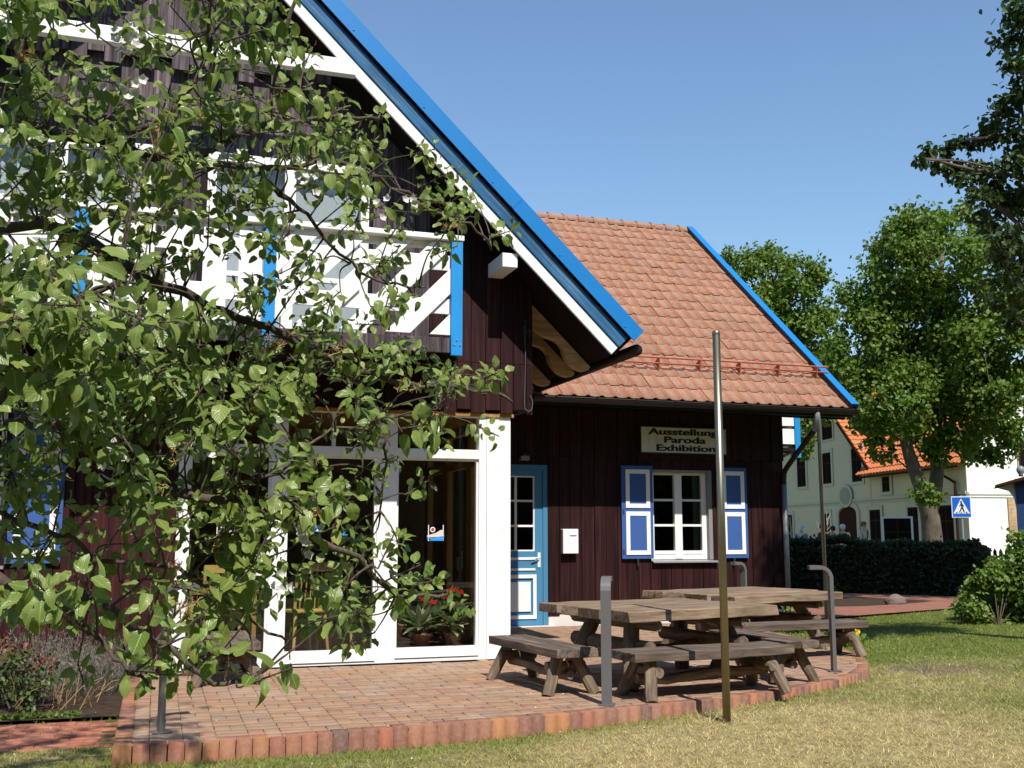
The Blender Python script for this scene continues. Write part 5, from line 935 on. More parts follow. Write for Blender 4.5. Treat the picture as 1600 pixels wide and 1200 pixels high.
NEAR=[[8.22,9.07,5.09,0.1],[8.39,9.12,5.01,0.09],[9.08,9.69,4.99,0.11],[8.8,9.27,4.65,0.13],[9.02,9.51,3.91,0.1],[8.9,8.73,7.02,0.25],[8.93,8.97,6.83,0.15],[8.92,8.89,6.53,0.14],[8.95,8.91,6.12,0.19],[8.99,9.15,6.04,0.15],[9.18,9.13,5.78,0.26],[9.13,9.45,6.01,0.14],[8.87,9.34,5.78,0.11],[8.91,9.58,5.82,0.1],[8.69,9.58,5.79,0.1],[8.65,9.74,5.77,0.11],[8.24,9.56,5.62,0.08],[7.81,9.2,5.34,0.06],[8.48,9.69,5.53,0.1],[8.69,9.73,5.54,0.11],[8.8,9.64,5.47,0.11],[8.73,9.33,5.33,0.15],[9.05,9.37,5.35,0.15],[8.84,8.92,5.28,0.2],[9.4,9.42,5.13,0.24],[9.03,9.29,4.98,0.22],[8.64,9.11,4.96,0.11],[8.7,8.93,4.48,0.22],[9.47,9.52,4.47,0.26],[9.3,9.71,4.51,0.17],[8.88,8.98,3.89,0.2],[9.28,9.57,4.17,0.19],[9.1,9.29,3.64,0.13],[9.11,8.6,6.39,0.28],[9.26,8.8,5.74,0.32],[9.74,9.25,5.04,0.37],[9.79,9.46,4.26,0.3]]
NEAR_OUT=[[9.59,8.06,6.22,0.75],[10.51,8.88,5.16,0.66],[9.1,7.86,8.66,0.48],[10.46,8.67,7.88,0.45]]
NEAR_ST=[[[11.13,9.26,-0.01],[10.99,9.08,1.5],[10.62,8.88,3.66],[10.26,8.73,5.46],[10.05,8.53,7.26]],[[10.53,8.84,4.09],[9.88,8.94,4.89],[9.17,9.12,5.25],[8.61,9.29,5.35],[8.19,9.41,5.46],[8.04,9.46,5.48]],[[10.35,8.75,5.1],[9.69,8.84,5.97],[9.14,9.03,5.89],[8.73,9.2,5.71]],[[9.81,8.96,4.92],[9.34,9.17,4.53],[9.12,9.32,4.02],[9.12,9.38,3.66]],[[10.15,8.6,6.54],[9.51,8.75,6.97],[9.03,8.93,6.83]]]
BUSH=[[12.41,13.14,0.57,0.37],[12.47,13.77,0.15,0.36],[13.03,13.71,0.04,0.49],[12.01,13.48,0.47,0.18],[12.72,13.72,0.8,0.14],[12.82,13.02,0.33,0.59],[11.74,13.17,0.11,0.24],[12.56,13.48,-0.13,0.3],[12.36,12.82,0.73,0.38],[12.03,13.12,0.58,0.25],[12.54,13.1,1.1,0.18],[12.33,13.56,-0.06,0.26],[12.5,13.04,-0.19,0.39],[12.09,13.05,-0.18,0.19],[12.27,13.82,0.15,0.2]]
BUSH_C=[[12.66,13.47,-0.23]]
APPLE_T = [leaf_template(1, w_, f_, c_, 7, v_, t_, b_) for w_, f_, c_, v_, t_, b_ in ((.66, .12, .22, .02, .1, .06), (.60, .26, .45, .035, -.3, -.1), (.72, .08, .05, .04, .25, 0), (.54, .36, .7, .03, .2, .12), (.62, .20, -.12, .05, -.2, -.06), (.68, .05, .35, .06, .45, .1))]
def apple_tree():
    r = empty("apple_tree", (-1.2, 4.0, -.13), label="flowering apple tree whose leafy branches reach in front of the gabled house", cat="tree")
    WM[r.name] = Matrix.Translation((-1.2, 4.0, -.13))
    s = lambda p: Vector(p) / 100
    m = MB(); m.tube(smooth_path([s(p) for p in TRUNK] + [Vector((-1.165, 3.975, 1.95)), Vector((-1.14, 3.98, 2.35)), Vector((-1.12, 3.99, 2.8))], 4), [.16, .14, .13, .125, .12, .12, .115, .112, .11, .105, .10, .092, .085, .08, .075, .07, .066, .06, .056, .05, .045], 12, jit=.04); m.build("trunk", 'bark', r, smooth=True)
    m = MB()
    for k, pts in LIMBS.items():
        P = smooth_path([s(p) for p in pts], 4); n = len(P); r0 = {'A': .016, 'B': .018, 'C': .018, 'D': .016, 'D2': .007, 'J': .06, 'K': .04, 'M': .03, 'F': .008, 'B2': .008, 'B3': .006, 'E': .008, 'I': .010}.get(k, .006)
        P = [p + Vector((random.gauss(0, .006), random.gauss(0, .006), random.gauss(0, .006))) for p in P]
        m.tube(P, [r0 * (1 - .82 * i / (n - 1)) + .0025 for i in range(n)], 8, jit=.08)
    m.build("branches", 'bark', r, smooth=True)
    m = MB(); LP, LD, LN, LL, PT = [], [], [], [], []
    for px, py, pz, ax, ay, az in CLUST:
        p, a = s((px, py, pz)), s((ax, ay, az)); d = p - a; L = d.length
        mid = a.lerp(p, .5) + Vector((random.gauss(0, .05), random.gauss(0, .05), random.gauss(.03, .04))) * min(1, L * 2)
        if L > .03: m.tube(smooth_path([a, mid, p], 4), [.0045, .004, .0035, .003, .0028, .0026, .0024, .0022, .002], 5)
        ax_ = (p - mid).normalized() if L > .03 else Vector((0, 0, 1))
        ax_ = (ax_ * .6 + Vector((random.gauss(0, .4), random.gauss(0, .4), random.uniform(-.1, .6)))).normalized()
        side = ax_.orthogonal().normalized(); n = random.choice([11, 12, 13, 14, 15]); big = random.uniform(.85, 1.2) * (1.0 if p.y < 3.08 else .9 if p.y < 3.4 else .86); ph = random.uniform(0, 6.28)
        # the short shoot the leaves sit on
        m.tube([p, p + ax_ * .07, p + ax_ * .13], [.003, .0025, .002], 5)
        for q in range(n):
            ang = ph + q * 2.4; out = side * math.cos(ang) + ax_.cross(side) * math.sin(ang)
            b = p + ax_ * (.13 * q / n); pet = (out * .9 + ax_ * .55 + Vector((0, 0, .1))).normalized(); pl = random.uniform(.018, .034)
            base = b + pet * pl; PT.append((b, base))
            dr = (out * random.uniform(.45, 1.0) + ax_ * .15 + Vector((0, 0, random.uniform(-.85, .4)))).normalized()
            nn = Vector((0, -.55, .8)) + Vector((random.gauss(0, .45), random.gauss(0, .45), random.gauss(0, .3))) + out * .3
            LP.append(base); LD.append(dr); LN.append(nn); LL.append(random.uniform(.033, .062) * big * (.8 if q > n * .75 else 1))
    for a, b in PT: m.add([a, a + Vector((.0018, 0, .0012)), b, a + Vector((-.0012, .0012, 0)), b + Vector((.001, 0, 0))], [(0, 1, 2), (1, 3, 2), (3, 0, 2)])
    m.build("twigs", 'bark', r)
    LP, LD, LN, LL = np.array(LP), np.array(LD), np.array(LN), np.array(LL)
    # the leaves that show largest become parts of their own
    ci = cam.matrix_basis.inverted(); ci = np.array(ci); q = LP @ ci[:3, :3].T + ci[:3, 3]; dz = -q[:, 2]
    u = q[:, 0] / dz * 1650; v = q[:, 1] / dz * 1650; vis = (np.abs(u) < 790) & (np.abs(v) < 590) & (dz > .5)
    score = np.where(vis, LL / dz * (1 + .0 * dz), 0); order = np.argsort(-score); big = order[:300]; rest = order[300:]
    mes = []
    for k, (V0, F0, U0) in enumerate(APPLE_T): me = mesh_np("leaf", V0, F0, U0); me.materials.append(MT['apple_leaf']); me.polygons.foreach_set("use_smooth", np.ones(len(F0), bool)); mes.append(me)
    for i in big:
        X = Vector(LD[i]).normalized(); Y = Vector(LN[i]).cross(X).normalized(); Z = X.cross(Y); M = Matrix(((X.x, Y.x, Z.x), (X.y, Y.y, Z.y), (X.z, Y.z, Z.z))).to_4x4()
        o = bpy.data.objects.new("leaf", random.choice(mes)); link(o, r); o.matrix_basis = Matrix.Translation(Vector(LP[i])) @ M @ Matrix.Scale(LL[i], 4)
    Vs, Fs, Us, off = [], [], [], 0; pick = rng.integers(0, len(APPLE_T), len(rest))
    for k in range(len(APPLE_T)):
        ii = rest[pick == k]; V, F, uv = scatter(LP[ii], LD[ii], LN[ii], LL[ii], APPLE_T[k]); Vs.append(V); Fs.append(F + off); Us.append(uv); off += len(V)
    tag(newobj("foliage", mesh_np("foliage", np.concatenate(Vs), np.concatenate(Fs), np.concatenate(Us)), MT['apple_leaf'], r, smooth=True), kind='stuff')
    pt = leaf_template(1, .8, .12, -.25, 4)
    for p in WHITE:
        c = Vector(p) / 100; n = 0; P, D, Nn = [], [], []
        for f in range(random.choice([3, 4, 5])):
            fc = c + Vector((random.gauss(0, .022), random.gauss(0, .02), random.gauss(0, .022))); ax_ = Vector((random.gauss(0, .6), -1, random.gauss(.2, .6))).normalized(); sd_ = ax_.orthogonal().normalized()
            for q in range(5): a = q * 1.2566; o_ = sd_ * math.cos(a) + ax_.cross(sd_) * math.sin(a); P.append(fc); D.append(o_ + ax_ * .35); Nn.append(ax_)
        V, F, uv = scatter(np.array(P), np.array(D), np.array(Nn), rng.uniform(.016, .023, len(P)), pt); newobj("blossom", mesh_np("blossom", V, F, uv), MT['petal'], r)
    for p in TAN:
        c = Vector(p) / 100; m = MB()
        for f in range(random.choice([3, 4, 5])):
            fc = c + Vector((random.gauss(0, .022), random.gauss(0, .02), random.gauss(0, .022))); m.tube([c - Vector((0, 0, .02)), fc], .0018, 4)
            for q in range(12): d = Vector((random.gauss(0, 1), random.gauss(-.4, 1), random.gauss(.2, 1))).normalized() * random.uniform(.012, .02); m.tube([fc, fc + d], [.0016, .0007], 3)
        m.build("faded_blossom", 'stamen', r)
    return r
apple_tree()

def lobes_leaves(lobes, dens, size, sub=7, spread=.36, up=.55, shell=.55):
    P, Nn = [], []
    for x, y, z, rad in lobes:
        c = np.array([x, y, z]); n = int(dens * rad ** 2 + 25); ns = max(3, int(sub * rad * 2))
        sc = rdir(ns) * rad * rng.uniform(shell, 1.0, (ns, 1)); sc[:, 2] *= .85
        k = rng.integers(0, ns, n); off = rng.normal(size=(n, 3)) * rad * spread / max(1, ns ** .33) * 1.6
        p = sc[k] + off; P.append(c + p); d = p / (np.linalg.norm(p, axis=1, keepdims=True) + 1e-6); Nn.append(d * .6 + np.array([0, 0, up]) + rng.normal(0, .45, (n, 3)))
    P, Nn = np.concatenate(P), np.concatenate(Nn); n = len(P)
    D = rng.normal(size=(n, 3)) + np.array([0, 0, -.55]); L = rng.uniform(.7, 1.25, n) * size
    return scatter(P, D, Nn, L, LEAF_S)
def lime(name, label, base, stems, lobes, mat, dens, size, rad, extra=None, high=None, **kw):
    r = empty(name, base, label=label, cat="tree"); WM[r.name] = Matrix.Translation(base)
    m = MB()
    for k, pts in enumerate(stems):
        P = smooth_path(pts, 3); n = len(P); r0 = rad[min(k, len(rad) - 1)]; m.tube(P, [r0 * (1 - .75 * i / (n - 1)) for i in range(n)], 10, jit=.05)
    m.build("trunk", 'lime_bark', r, smooth=True)
    m = MB()
    main = [Vector(p) for pts in stems for p in pts]
    for x, y, z, q in lobes:
        c = Vector((x, y, z)); a = min(main, key=lambda p: (p - c).length + (3 if p.z > c.z else 0)); mid = a.lerp(c, .55) + Vector((0, 0, .06 * (c - a).length)); m.tube(smooth_path([a, mid, c], 3), [max(.012, rad[-1] * .25 * (1 - i / 8)) for i in range(7)], 5)
        for t in range(3): m.tube([c, c + Vector(rdir(1)[0]) * q * .8], [.010, .004], 4)
    tag(m.build("limbs", 'lime_bark', r), kind='stuff')
    V, F, _ = lobes_leaves(lobes + (extra or []), dens, size, **kw)
    if high:
        V2, F2, _ = lobes_leaves(high, 260, .26, sub=8); F = np.concatenate([F, F2 + len(V)]); V = np.concatenate([V, V2])
    tag(newobj("foliage", mesh_np("foliage", V, F), MT[mat], r), kind='stuff'); return r
lime("lime_tree", "broad lime tree with forked trunk behind the hedge and crossing sign", (23.0, 27.5, -.1), LIME_ST, LIME, 'lime_leaf_far', 1500, .15, [.34, .26, .14], sub=11, spread=.27, shell=.72)
lime("lime_tree", "rounded green tree behind the tiled roof's blue verge", (24.8, 38.2, -.1), LIME2_ST, LIME2, 'lime_leaf_far', 1100, .18, [.35, .2], sub=11, spread=.27, shell=.72)
SHADE_LOBES = [(13.4, 10.6, 14.2, 1.7), (15.2, 10.3, 13.6, 2.0), (17.2, 9.6, 13.0, 2.0), (13.2, 11.8, 16.6, 1.6), (14.4, 11.6, 15.8, 2.0), (16.6, 9.5, 15.2, 2.0), (13.6, 9.4, 17.5, 1.7)]  # unseen crown masses above the view, added to shade the hedge
lime("overhanging_tree", "dark leafy tree whose boughs hang in against the sky", (10.9, 9.0, -.1), NEAR_ST, NEAR, 'dark_leaf', 4300, .078, [.20, .035, .03, .03], extra=NEAR_OUT, high=SHADE_LOBES, sub=10, shell=.2)

def bush(name, label, lobes, mat, dens, size, base, stems=8, **kw):
    r = empty(name, base, label=label, cat="shrub"); WM[r.name] = Matrix.Translation(base)
    V, F, _ = lobes_leaves(lobes, dens, size, **kw); tag(newobj("foliage", mesh_np("foliage", V, F), MT[mat], r), kind='stuff')
    m = MB()
    for x, y, z, q in lobes:
        m.tube(smooth_path([base, ((base[0] + x) / 2, (base[1] + y) / 2, base[2] + (z - base[2]) * .7), (x, y, z)], 3), [.007, .007, .006, .005, .005, .004, .003], 5)
    m.build("stems", 'lime_bark', r); return r
bush("leafy_bush", "bright green leafy bush on the lawn in front of the hedge", BUSH, 'bush_leaf', 8500, .075, (11.9, 12.9, -.1), sub=14, shell=.3)
# hedge
def hedge():
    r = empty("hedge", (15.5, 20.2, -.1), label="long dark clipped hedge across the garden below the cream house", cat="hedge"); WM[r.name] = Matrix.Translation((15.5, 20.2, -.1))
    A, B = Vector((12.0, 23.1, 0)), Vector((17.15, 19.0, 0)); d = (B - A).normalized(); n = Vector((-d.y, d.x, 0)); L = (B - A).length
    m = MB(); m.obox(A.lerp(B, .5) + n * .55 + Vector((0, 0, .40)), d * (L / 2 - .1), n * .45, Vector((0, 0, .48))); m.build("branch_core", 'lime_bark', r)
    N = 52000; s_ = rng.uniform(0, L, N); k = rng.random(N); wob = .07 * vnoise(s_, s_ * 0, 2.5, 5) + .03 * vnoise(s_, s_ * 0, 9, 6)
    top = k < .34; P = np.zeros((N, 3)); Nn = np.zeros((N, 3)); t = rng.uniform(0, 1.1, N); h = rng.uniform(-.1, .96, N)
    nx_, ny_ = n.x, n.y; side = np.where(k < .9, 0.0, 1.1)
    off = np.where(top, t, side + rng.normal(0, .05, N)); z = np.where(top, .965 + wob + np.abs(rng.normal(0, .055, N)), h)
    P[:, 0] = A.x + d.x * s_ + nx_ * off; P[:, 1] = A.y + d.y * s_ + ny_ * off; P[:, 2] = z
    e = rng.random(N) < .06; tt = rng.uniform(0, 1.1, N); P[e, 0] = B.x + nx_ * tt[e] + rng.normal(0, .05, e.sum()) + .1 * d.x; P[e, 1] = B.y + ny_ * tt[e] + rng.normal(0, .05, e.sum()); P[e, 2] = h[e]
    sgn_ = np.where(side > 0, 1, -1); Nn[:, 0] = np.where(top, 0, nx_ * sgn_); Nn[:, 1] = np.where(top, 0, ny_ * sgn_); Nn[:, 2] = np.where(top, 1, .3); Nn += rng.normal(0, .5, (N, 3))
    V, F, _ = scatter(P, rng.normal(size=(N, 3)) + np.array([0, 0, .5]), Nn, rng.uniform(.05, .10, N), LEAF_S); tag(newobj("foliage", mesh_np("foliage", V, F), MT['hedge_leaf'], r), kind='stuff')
hedge()
# bed planting
def blades(n, c, rx, ry, h, lean, wd):
    b = np.array(c) + np.stack([rng.normal(0, rx * .5, n), rng.normal(0, ry * .5, n), np.zeros(n)], 1); out = (b - np.array(c)) / np.array([rx, ry, 1]); hh = h * rng.uniform(.55, 1.05, n)
    tip = b + np.stack([out[:, 0] * lean + rng.normal(0, .05, n), out[:, 1] * lean + rng.normal(0, .05, n), hh], 1); return b, tip
def lavender(c, rx, ry, h, label):
    r = empty("lavender_bush", c, label=label, cat="lavender", group="grey green lavender bushes in the bed"); WM[r.name] = Matrix.Translation(c)
    b, tip = blades(320, c, rx, ry, h, .16, 0)
    m = MB()
    for p, q in zip(b, tip): m.add([p, p + np.array([.005, 0, 0]), q, p + np.array([0, .005, 0])], [(0, 1, 2), (1, 3, 2)])
    m.build("stems", 'lavender_stem', r)
    n = 2600; k = rng.integers(0, 320, n); t = rng.uniform(.25, 1.0, n)[:, None]; P = b[k] * (1 - t) + tip[k] * t; D = rng.normal(0, .6, (n, 3)) + np.array([0, 0, 1.1])
    V, F, _ = scatter(P, D, rng.normal(size=(n, 3)), rng.uniform(.025, .05, n), (np.array([(0, 0, 0), (.5, .07, 0), (1, 0, 0), (.5, -.07, 0)]), np.array([(0, 2, 1), (0, 3, 2)]), None)); tag(newobj("foliage", mesh_np("foliage", V, F), MT['lavender_leaf'], r), kind='stuff')
lavender((-1.30, 10.1, -.1), .34, .25, .50, "lavender bush under the shuttered window at the picture's left edge")
lavender((-.86, 10.15, -.1), .34, .25, .55, "tallest grey lavender bush in front of the dark red planks")
lavender((-.42, 10.1, -.1), .28, .25, .46, "lavender bush nearest the terrace's brick edge")
lavender((-.98, 9.62, -.1), .28, .2, .36, "low lavender clump between the rose and the wall")
bush("rose_bush", "small rose bush with red tinged young leaves in the bed", [(-1.02, 9.18, .12, .16), (-.86, 9.15, .06, .13), (-1.16, 9.2, .16, .15), (-.98, 9.2, .28, .10)], 'rose_leaf', 5200, .045, (-1.0, 9.15, -.1), sub=14)
bush("rose_bush", "dark red leaved shoots behind the small green rose", [(-.92, 9.38, .30, .11), (-.78, 9.36, .2, .09), (-1.1, 9.4, .34, .1)], 'rose_red', 3600, .04, (-.92, 9.38, -.1), sub=10)
n = 900; P = np.stack([rng.uniform(-2, -.5, n), 8.78 + np.abs(rng.normal(0, .07, n)), np.full(n, -.095)], 1); V, F, _ = scatter(P, rng.normal(size=(n, 3)) + np.array([0, 0, .6]), rng.normal(size=(n, 3)) + np.array([0, 0, 1.]), rng.uniform(.02, .045, n), LEAF_S); tag(newobj("ground_cover", mesh_np("ground_cover", V, F), MT['bush_leaf']), kind='stuff', label="low green weeds along the bed's brick edging", cat="ground cover")
# dry stalks
m = MB()
for q in range(26):
    a = Vector((random.uniform(-1.0, -.35), random.uniform(9.1, 9.8), -.1)); b = a + Vector((random.gauss(0, .16), random.gauss(-.05, .1), random.uniform(.12, .4))); m.tube([a, a.lerp(b, .5) + Vector((0, 0, .05)), b], [.004, .003, .0015], 4)
tag(m.build("dry_stalks", 'stamen', None), kind='stuff', label="dry straw stalks standing in the bed", cat="stalks")
def marigold(c, label):
    r = empty("marigold", c, label=label, cat="flowers"); WM[r.name] = Matrix.Translation(c)
    n = 260; P = np.array(c) + rng.normal(0, 1, (n, 3)) * np.array([.12, .12, .035]) + np.array([0, 0, .06]); V, F, _ = scatter(P, rng.normal(size=(n, 3)) + np.array([0, 0, .4]), rng.normal(size=(n, 3)) + np.array([0, 0, 1.]), rng.uniform(.05, .09, n), LEAF_S); tag(newobj("foliage", mesh_np("foliage", V, F), MT['bush_leaf'], r), kind='stuff')
    for q, mt in enumerate(('orange_petal', 'orange_petal', 'orange_petal', 'yellow_petal', 'yellow_petal', 'orange_petal')):
        fc = np.array(c) + np.array([(-.14, -.07, 0.0, .10, .16, -.11)[q], random.uniform(-.12, .0), (.16, .11, .14, .15, .17, .19)[q]]); n = 26; a = rng.uniform(0, 6.28, n); D = np.stack([np.cos(a), np.full(n, -.25), np.sin(a)], 1) + rng.normal(0, .2, (n, 3)); V, F, _ = scatter(np.tile(fc, (n, 1)), D, np.tile([[0, -1., .5]], (n, 1)), rng.uniform(.03, .052, n), LEAF_S); newobj("flower_head", mesh_np("flower_head", V, F), MT[mt], r)
marigold((7.97, 11.2, -.1), "orange and yellow marigolds at the terrace edge beyond the benches")
bush("border_plant", "leafy green plant showing between the benches by the wing corner", [(8.5, 13.0, .15, .16), (8.35, 12.8, .08, .13), (8.2, 12.6, .12, .12)], 'bush_leaf', 4200, .06, (8.4, 12.85, -.1))
st = MB()
bm = bmesh.new(); bmesh.ops.create_icosphere(bm, subdivisions=3, radius=1)
for v in bm.verts: k = 1 + .10 * math.sin(v.co.x * 5 + v.co.y * 3) + .07 * math.sin(v.co.z * 7 + v.co.y * 4); v.co = Vector((v.co.x * .21 * k, v.co.y * .15 * k, max(v.co.z, -.5) * .13 * k))
me = bpy.data.meshes.new("garden_stone"); bm.to_mesh(me); bm.free(); tag(newobj("garden_stone", me, MT['stone'], smooth=True, loc=(13.3, 17.0, -.01)), "rough pinkish stone lying on the soil beside the brick path", "stone")

# ================================================================== BEYOND THE HEDGE
random.seed(44)
C0 = Vector((32.86, 36.96, 0)); U_ = Vector((.2, .98, 0)).normalized(); W_ = Vector((U_.y, -U_.x, 0))
def FP(a, z, out=0.0): p = C0 + U_ * a - W_ * out; return (p.x, p.y, z)          # point on the shaded long front; out = towards the street
def WP(a, z, out=0.0): p = C0 + W_ * a - U_ * out; return (p.x, p.y, z)          # point on the sunlit end wall
def slab(mb, PF, a0, a1, z0, z1, o0, o1):
    V = [PF(a0, z0, o0), PF(a1, z0, o0), PF(a1, z1, o0), PF(a0, z1, o0), PF(a0, z0, o1), PF(a1, z0, o1), PF(a1, z1, o1), PF(a0, z1, o1)]
    return mb.add(V, [(0, 1, 2, 3), (7, 6, 5, 4), (0, 4, 5, 1), (1, 5, 6, 2), (2, 6, 7, 3), (3, 7, 4, 0)])
ch = empty("cream_house", (34, 46, -.1), label="cream rendered house with orange tiled roof behind the lime tree", cat="house"); WM[ch.name] = Matrix.Translation((34, 46, -.1))
def fpoly(mb, PF, poly, o0, o1):
    n = len(poly); V = [PF(a, z, o0) for a, z in poly] + [PF(a, z, o1) for a, z in poly]
    return mb.add(V, [tuple(range(n)), tuple(range(2 * n - 1, n - 1, -1))] + [(i, (i + 1) % n, n + (i + 1) % n, n + i) for i in range(n)])
m = MB(); fpoly(m, FP, [(0, -.1), (9.0, -.1), (9.0, 4.35), (0, 4.35)], 0, -.4); fpoly(m, FP, [(9.0, -.1), (24, -.1), (24, 4.9), (16.6, 10.9), (9.0, 4.9)], 0.02, -.4); m.build("wall", 'cream', ch)
m = MB(); slab(m, FP, 0, 24, 2.98, 3.10, .03, .09); slab(m, FP, 0, 24, 2.86, 2.92, .025, .05); m.build("string_course", 'stucco', ch)
def fwin(PF, a0, a1, z0, z1, sur=.22, mat='brown_frame', sill=True):
    m = MB(); o = .03
    slab(m, PF, a0 - sur, a0, z0 - sur * .7, z1 + sur, o, o + .04); slab(m, PF, a1, a1 + sur, z0 - sur * .7, z1 + sur, o, o + .04); slab(m, PF, a0, a1, z1, z1 + sur, o, o + .039); slab(m, PF, a0, a1, z0 - sur * .7, z0, o, o + .039); sw = m.build("window_surround", 'stucco', ch)
    m = MB(); t = .09; slab(m, PF, a0, a0 + t, z0, z1, .028, .05); slab(m, PF, a1 - t, a1, z0, z1, .028, .05); slab(m, PF, a0 + t, a1 - t, z0, z0 + t, .028, .049); slab(m, PF, a0 + t, a1 - t, z1 - t, z1, .028, .049); ac = (a0 + a1) / 2; slab(m, PF, ac - .04, ac + .04, z0 + t, z1 - t, .028, .048); zc = z0 + (z1 - z0) * .66; slab(m, PF, a0 + t, ac - .04, zc - .04, zc + .04, .028, .047); slab(m, PF, ac + .04, a1 - t, zc - .04, zc + .04, .028, .047); m.build("frame", mat, sw)
    m = MB(); slab(m, PF, a0 + t * .5, a1 - t * .5, z0 + t * .5, z1 - t * .5, .026, .034); m.build("pane", 'dark_glass', sw); return sw
for a0, a1, z0, z1 in ((17.28, 18.57, 4.06, 5.85), (13.66, 14.9, 4.07, 5.81), (9.84, 11.03, 4.0, 5.79), (13.3, 14.7, 6.55, 7.9), (19.6, 21.1, 1.0, 2.44), (14.1, 15.4, .9, 2.41), (8.0, 9.2, .9, 2.49), (4.2, 5.2, .7, 2.52), (1.1, 2.4, .5, 2.53), (6.85, 7.65, 3.34, 4.1)): fwin(FP, a0, a1, z0, z1, .22 if z0 < 6 else .15)
m = MB(); pts = [(10.7, -.1), (12.9, -.1), (12.9, 2.3)] + [(11.8 + 1.1 * math.cos(a), 2.3 + .42 * math.sin(a)) for a in np.linspace(0, math.pi, 9)][1:]; fpoly(m, FP, pts, .022, .035); dr = m.build("doorway", 'brown_frame', ch)
m = MB(); slab(m, FP, 10.35, 10.68, -.1, 2.5, .03, .09); slab(m, FP, 12.92, 13.25, -.1, 2.5, .03, .09)
for a, b in zip(np.linspace(0, math.pi, 9)[:-1], np.linspace(0, math.pi, 9)[1:]): fpoly(m, FP, [(11.8 + 1.12 * math.cos(a), 2.32 + .44 * math.sin(a)), (11.8 + 1.12 * math.cos(b), 2.32 + .44 * math.sin(b)), (11.8 + 1.45 * math.cos(b), 2.32 + .78 * math.sin(b)), (11.8 + 1.45 * math.cos(a), 2.32 + .78 * math.sin(a))], .03, .08)
m.build("door_surround", 'stucco', ch)
m = MB(); fpoly(m, FP, [(11.85 + .85 * math.cos(a), 3.3 + .62 * math.sin(a)) for a in np.linspace(0, 6.283, 25)[:-1]], .1, .14); md = m.build("medallion", 'stucco', ch)
m = MB(); fpoly(m, FP, [(11.85 + .62 * math.cos(a), 3.3 + .45 * math.sin(a)) for a in np.linspace(0, 6.283, 25)[:-1]], .141, .16); m.build("wreath", m_paint('grey_green_relief', (.27, .28, .20), .85, .1), md)
# tiled roofs as courses that step over one another
def roof(parent, p0, du, dv, nu, nv, name="roof_tile_field"):
    """nv courses of nu wavy pans: p0 eave corner, du across one pan, dv up one course"""
    p0, du, dv = Vector(p0), Vector(du), Vector(dv); nr = du.cross(dv).normalized(); nr = nr if nr.z > 0 else -nr; V, F = [], []
    for j in range(nv):
        base = len(V)
        for i in range(nu * 4 + 1):
            h = (.05, .0, .02, .06)[i % 4]; a = p0 + du * (i / 4) + dv * j
            V += [a + nr * (h + .05), a + dv * 1.05 + nr * h, a + nr * (h - .02)]
        for i in range(nu * 4): k = base + i * 3; F += [(k, k + 3, k + 4, k + 1), (k + 2, k + 5, k + 3, k)]
    me = bpy.data.meshes.new(name); me.from_pydata([tuple(v) for v in V], [], F); return newobj(name, me, MT['orange_tile'], parent)
e0 = Vector(FP(-.4, 4.25, .55)); up = (W_ * 1.0 + Vector((0, 0, .95))).normalized() * .42
roof(ch, e0, U_ * .34, up, 29, 17)
m = MB(); V = [Vector(FP(9.05, 4.8, .35)), Vector(FP(16.6, 10.95, .35)), Vector(FP(16.6, 10.95, -6)), Vector(FP(9.05, 4.8, -6))]
g0 = Vector(FP(8.3, 4.35, .3)); gu = (Vector(FP(16.6, 11.0, .3)) - g0).normalized() * .42; roof(ch, g0, W_ * .34, gu, 18, 25)
m = MB(); fpoly(m, FP, [(8.3, 4.2), (16.6, 10.85), (24.9, 4.2), (24.9, 4.42), (16.6, 11.1), (8.3, 4.42)], .28, .36); m.build("verge_board", 'brown_frame', ch)
m = MB(); V = [FP(16.6, 11.0, .3), FP(24.9, 4.3, .3), FP(24.9, 4.3, -6), FP(16.6, 11.0, -6)]; m.add(V + [(x_, y_, z_ - .1) for x_, y_, z_ in V], [(0, 1, 2, 3), (7, 6, 5, 4), (0, 4, 5, 1), (1, 5, 6, 2), (2, 6, 7, 3), (3, 7, 4, 0)]); m.build("roof_back", 'orange_tile', ch)
m = MB(); m.tube([FP(-.5, 4.15, .6), FP(8.9, 4.15, .6)], .07, 8); m.build("gutter", 'brown_frame', ch)
m = MB(); m.tube(smooth_path([FP(1.6, 4.1, .6), FP(1.4, 3.95, .5), FP(.75, 3.5, .14), FP(.7, 3.2, .14), FP(.7, -.1, .14)], 4), .06, 8); m.build("downpipe", 'brown_frame', ch)
# sunlit end
m = MB(); fpoly(m, WP, [(0, -.1), (14, -.1), (14, 5.0), (7, 10.5), (0.02, 4.6)], .01, -.4); m.build("end_wall", 'white_render', ch)
m = MB(); slab(m, WP, 0.03, 14, 2.95, 3.05, .02, .08); slab(m, WP, .03, 14, 2.83, 2.89, .015, .05); m.build("string_course", 'white_render', ch)
fwin(WP, 2.42, 3.5, 3.95, 5.4, .04)
m = MB(); slab(m, WP, 1.8, 2.9, .95, 2.8, .02, .08); m.build("relief_panel", 'terracotta', ch).data.materials[0] = MT['raw_wood']
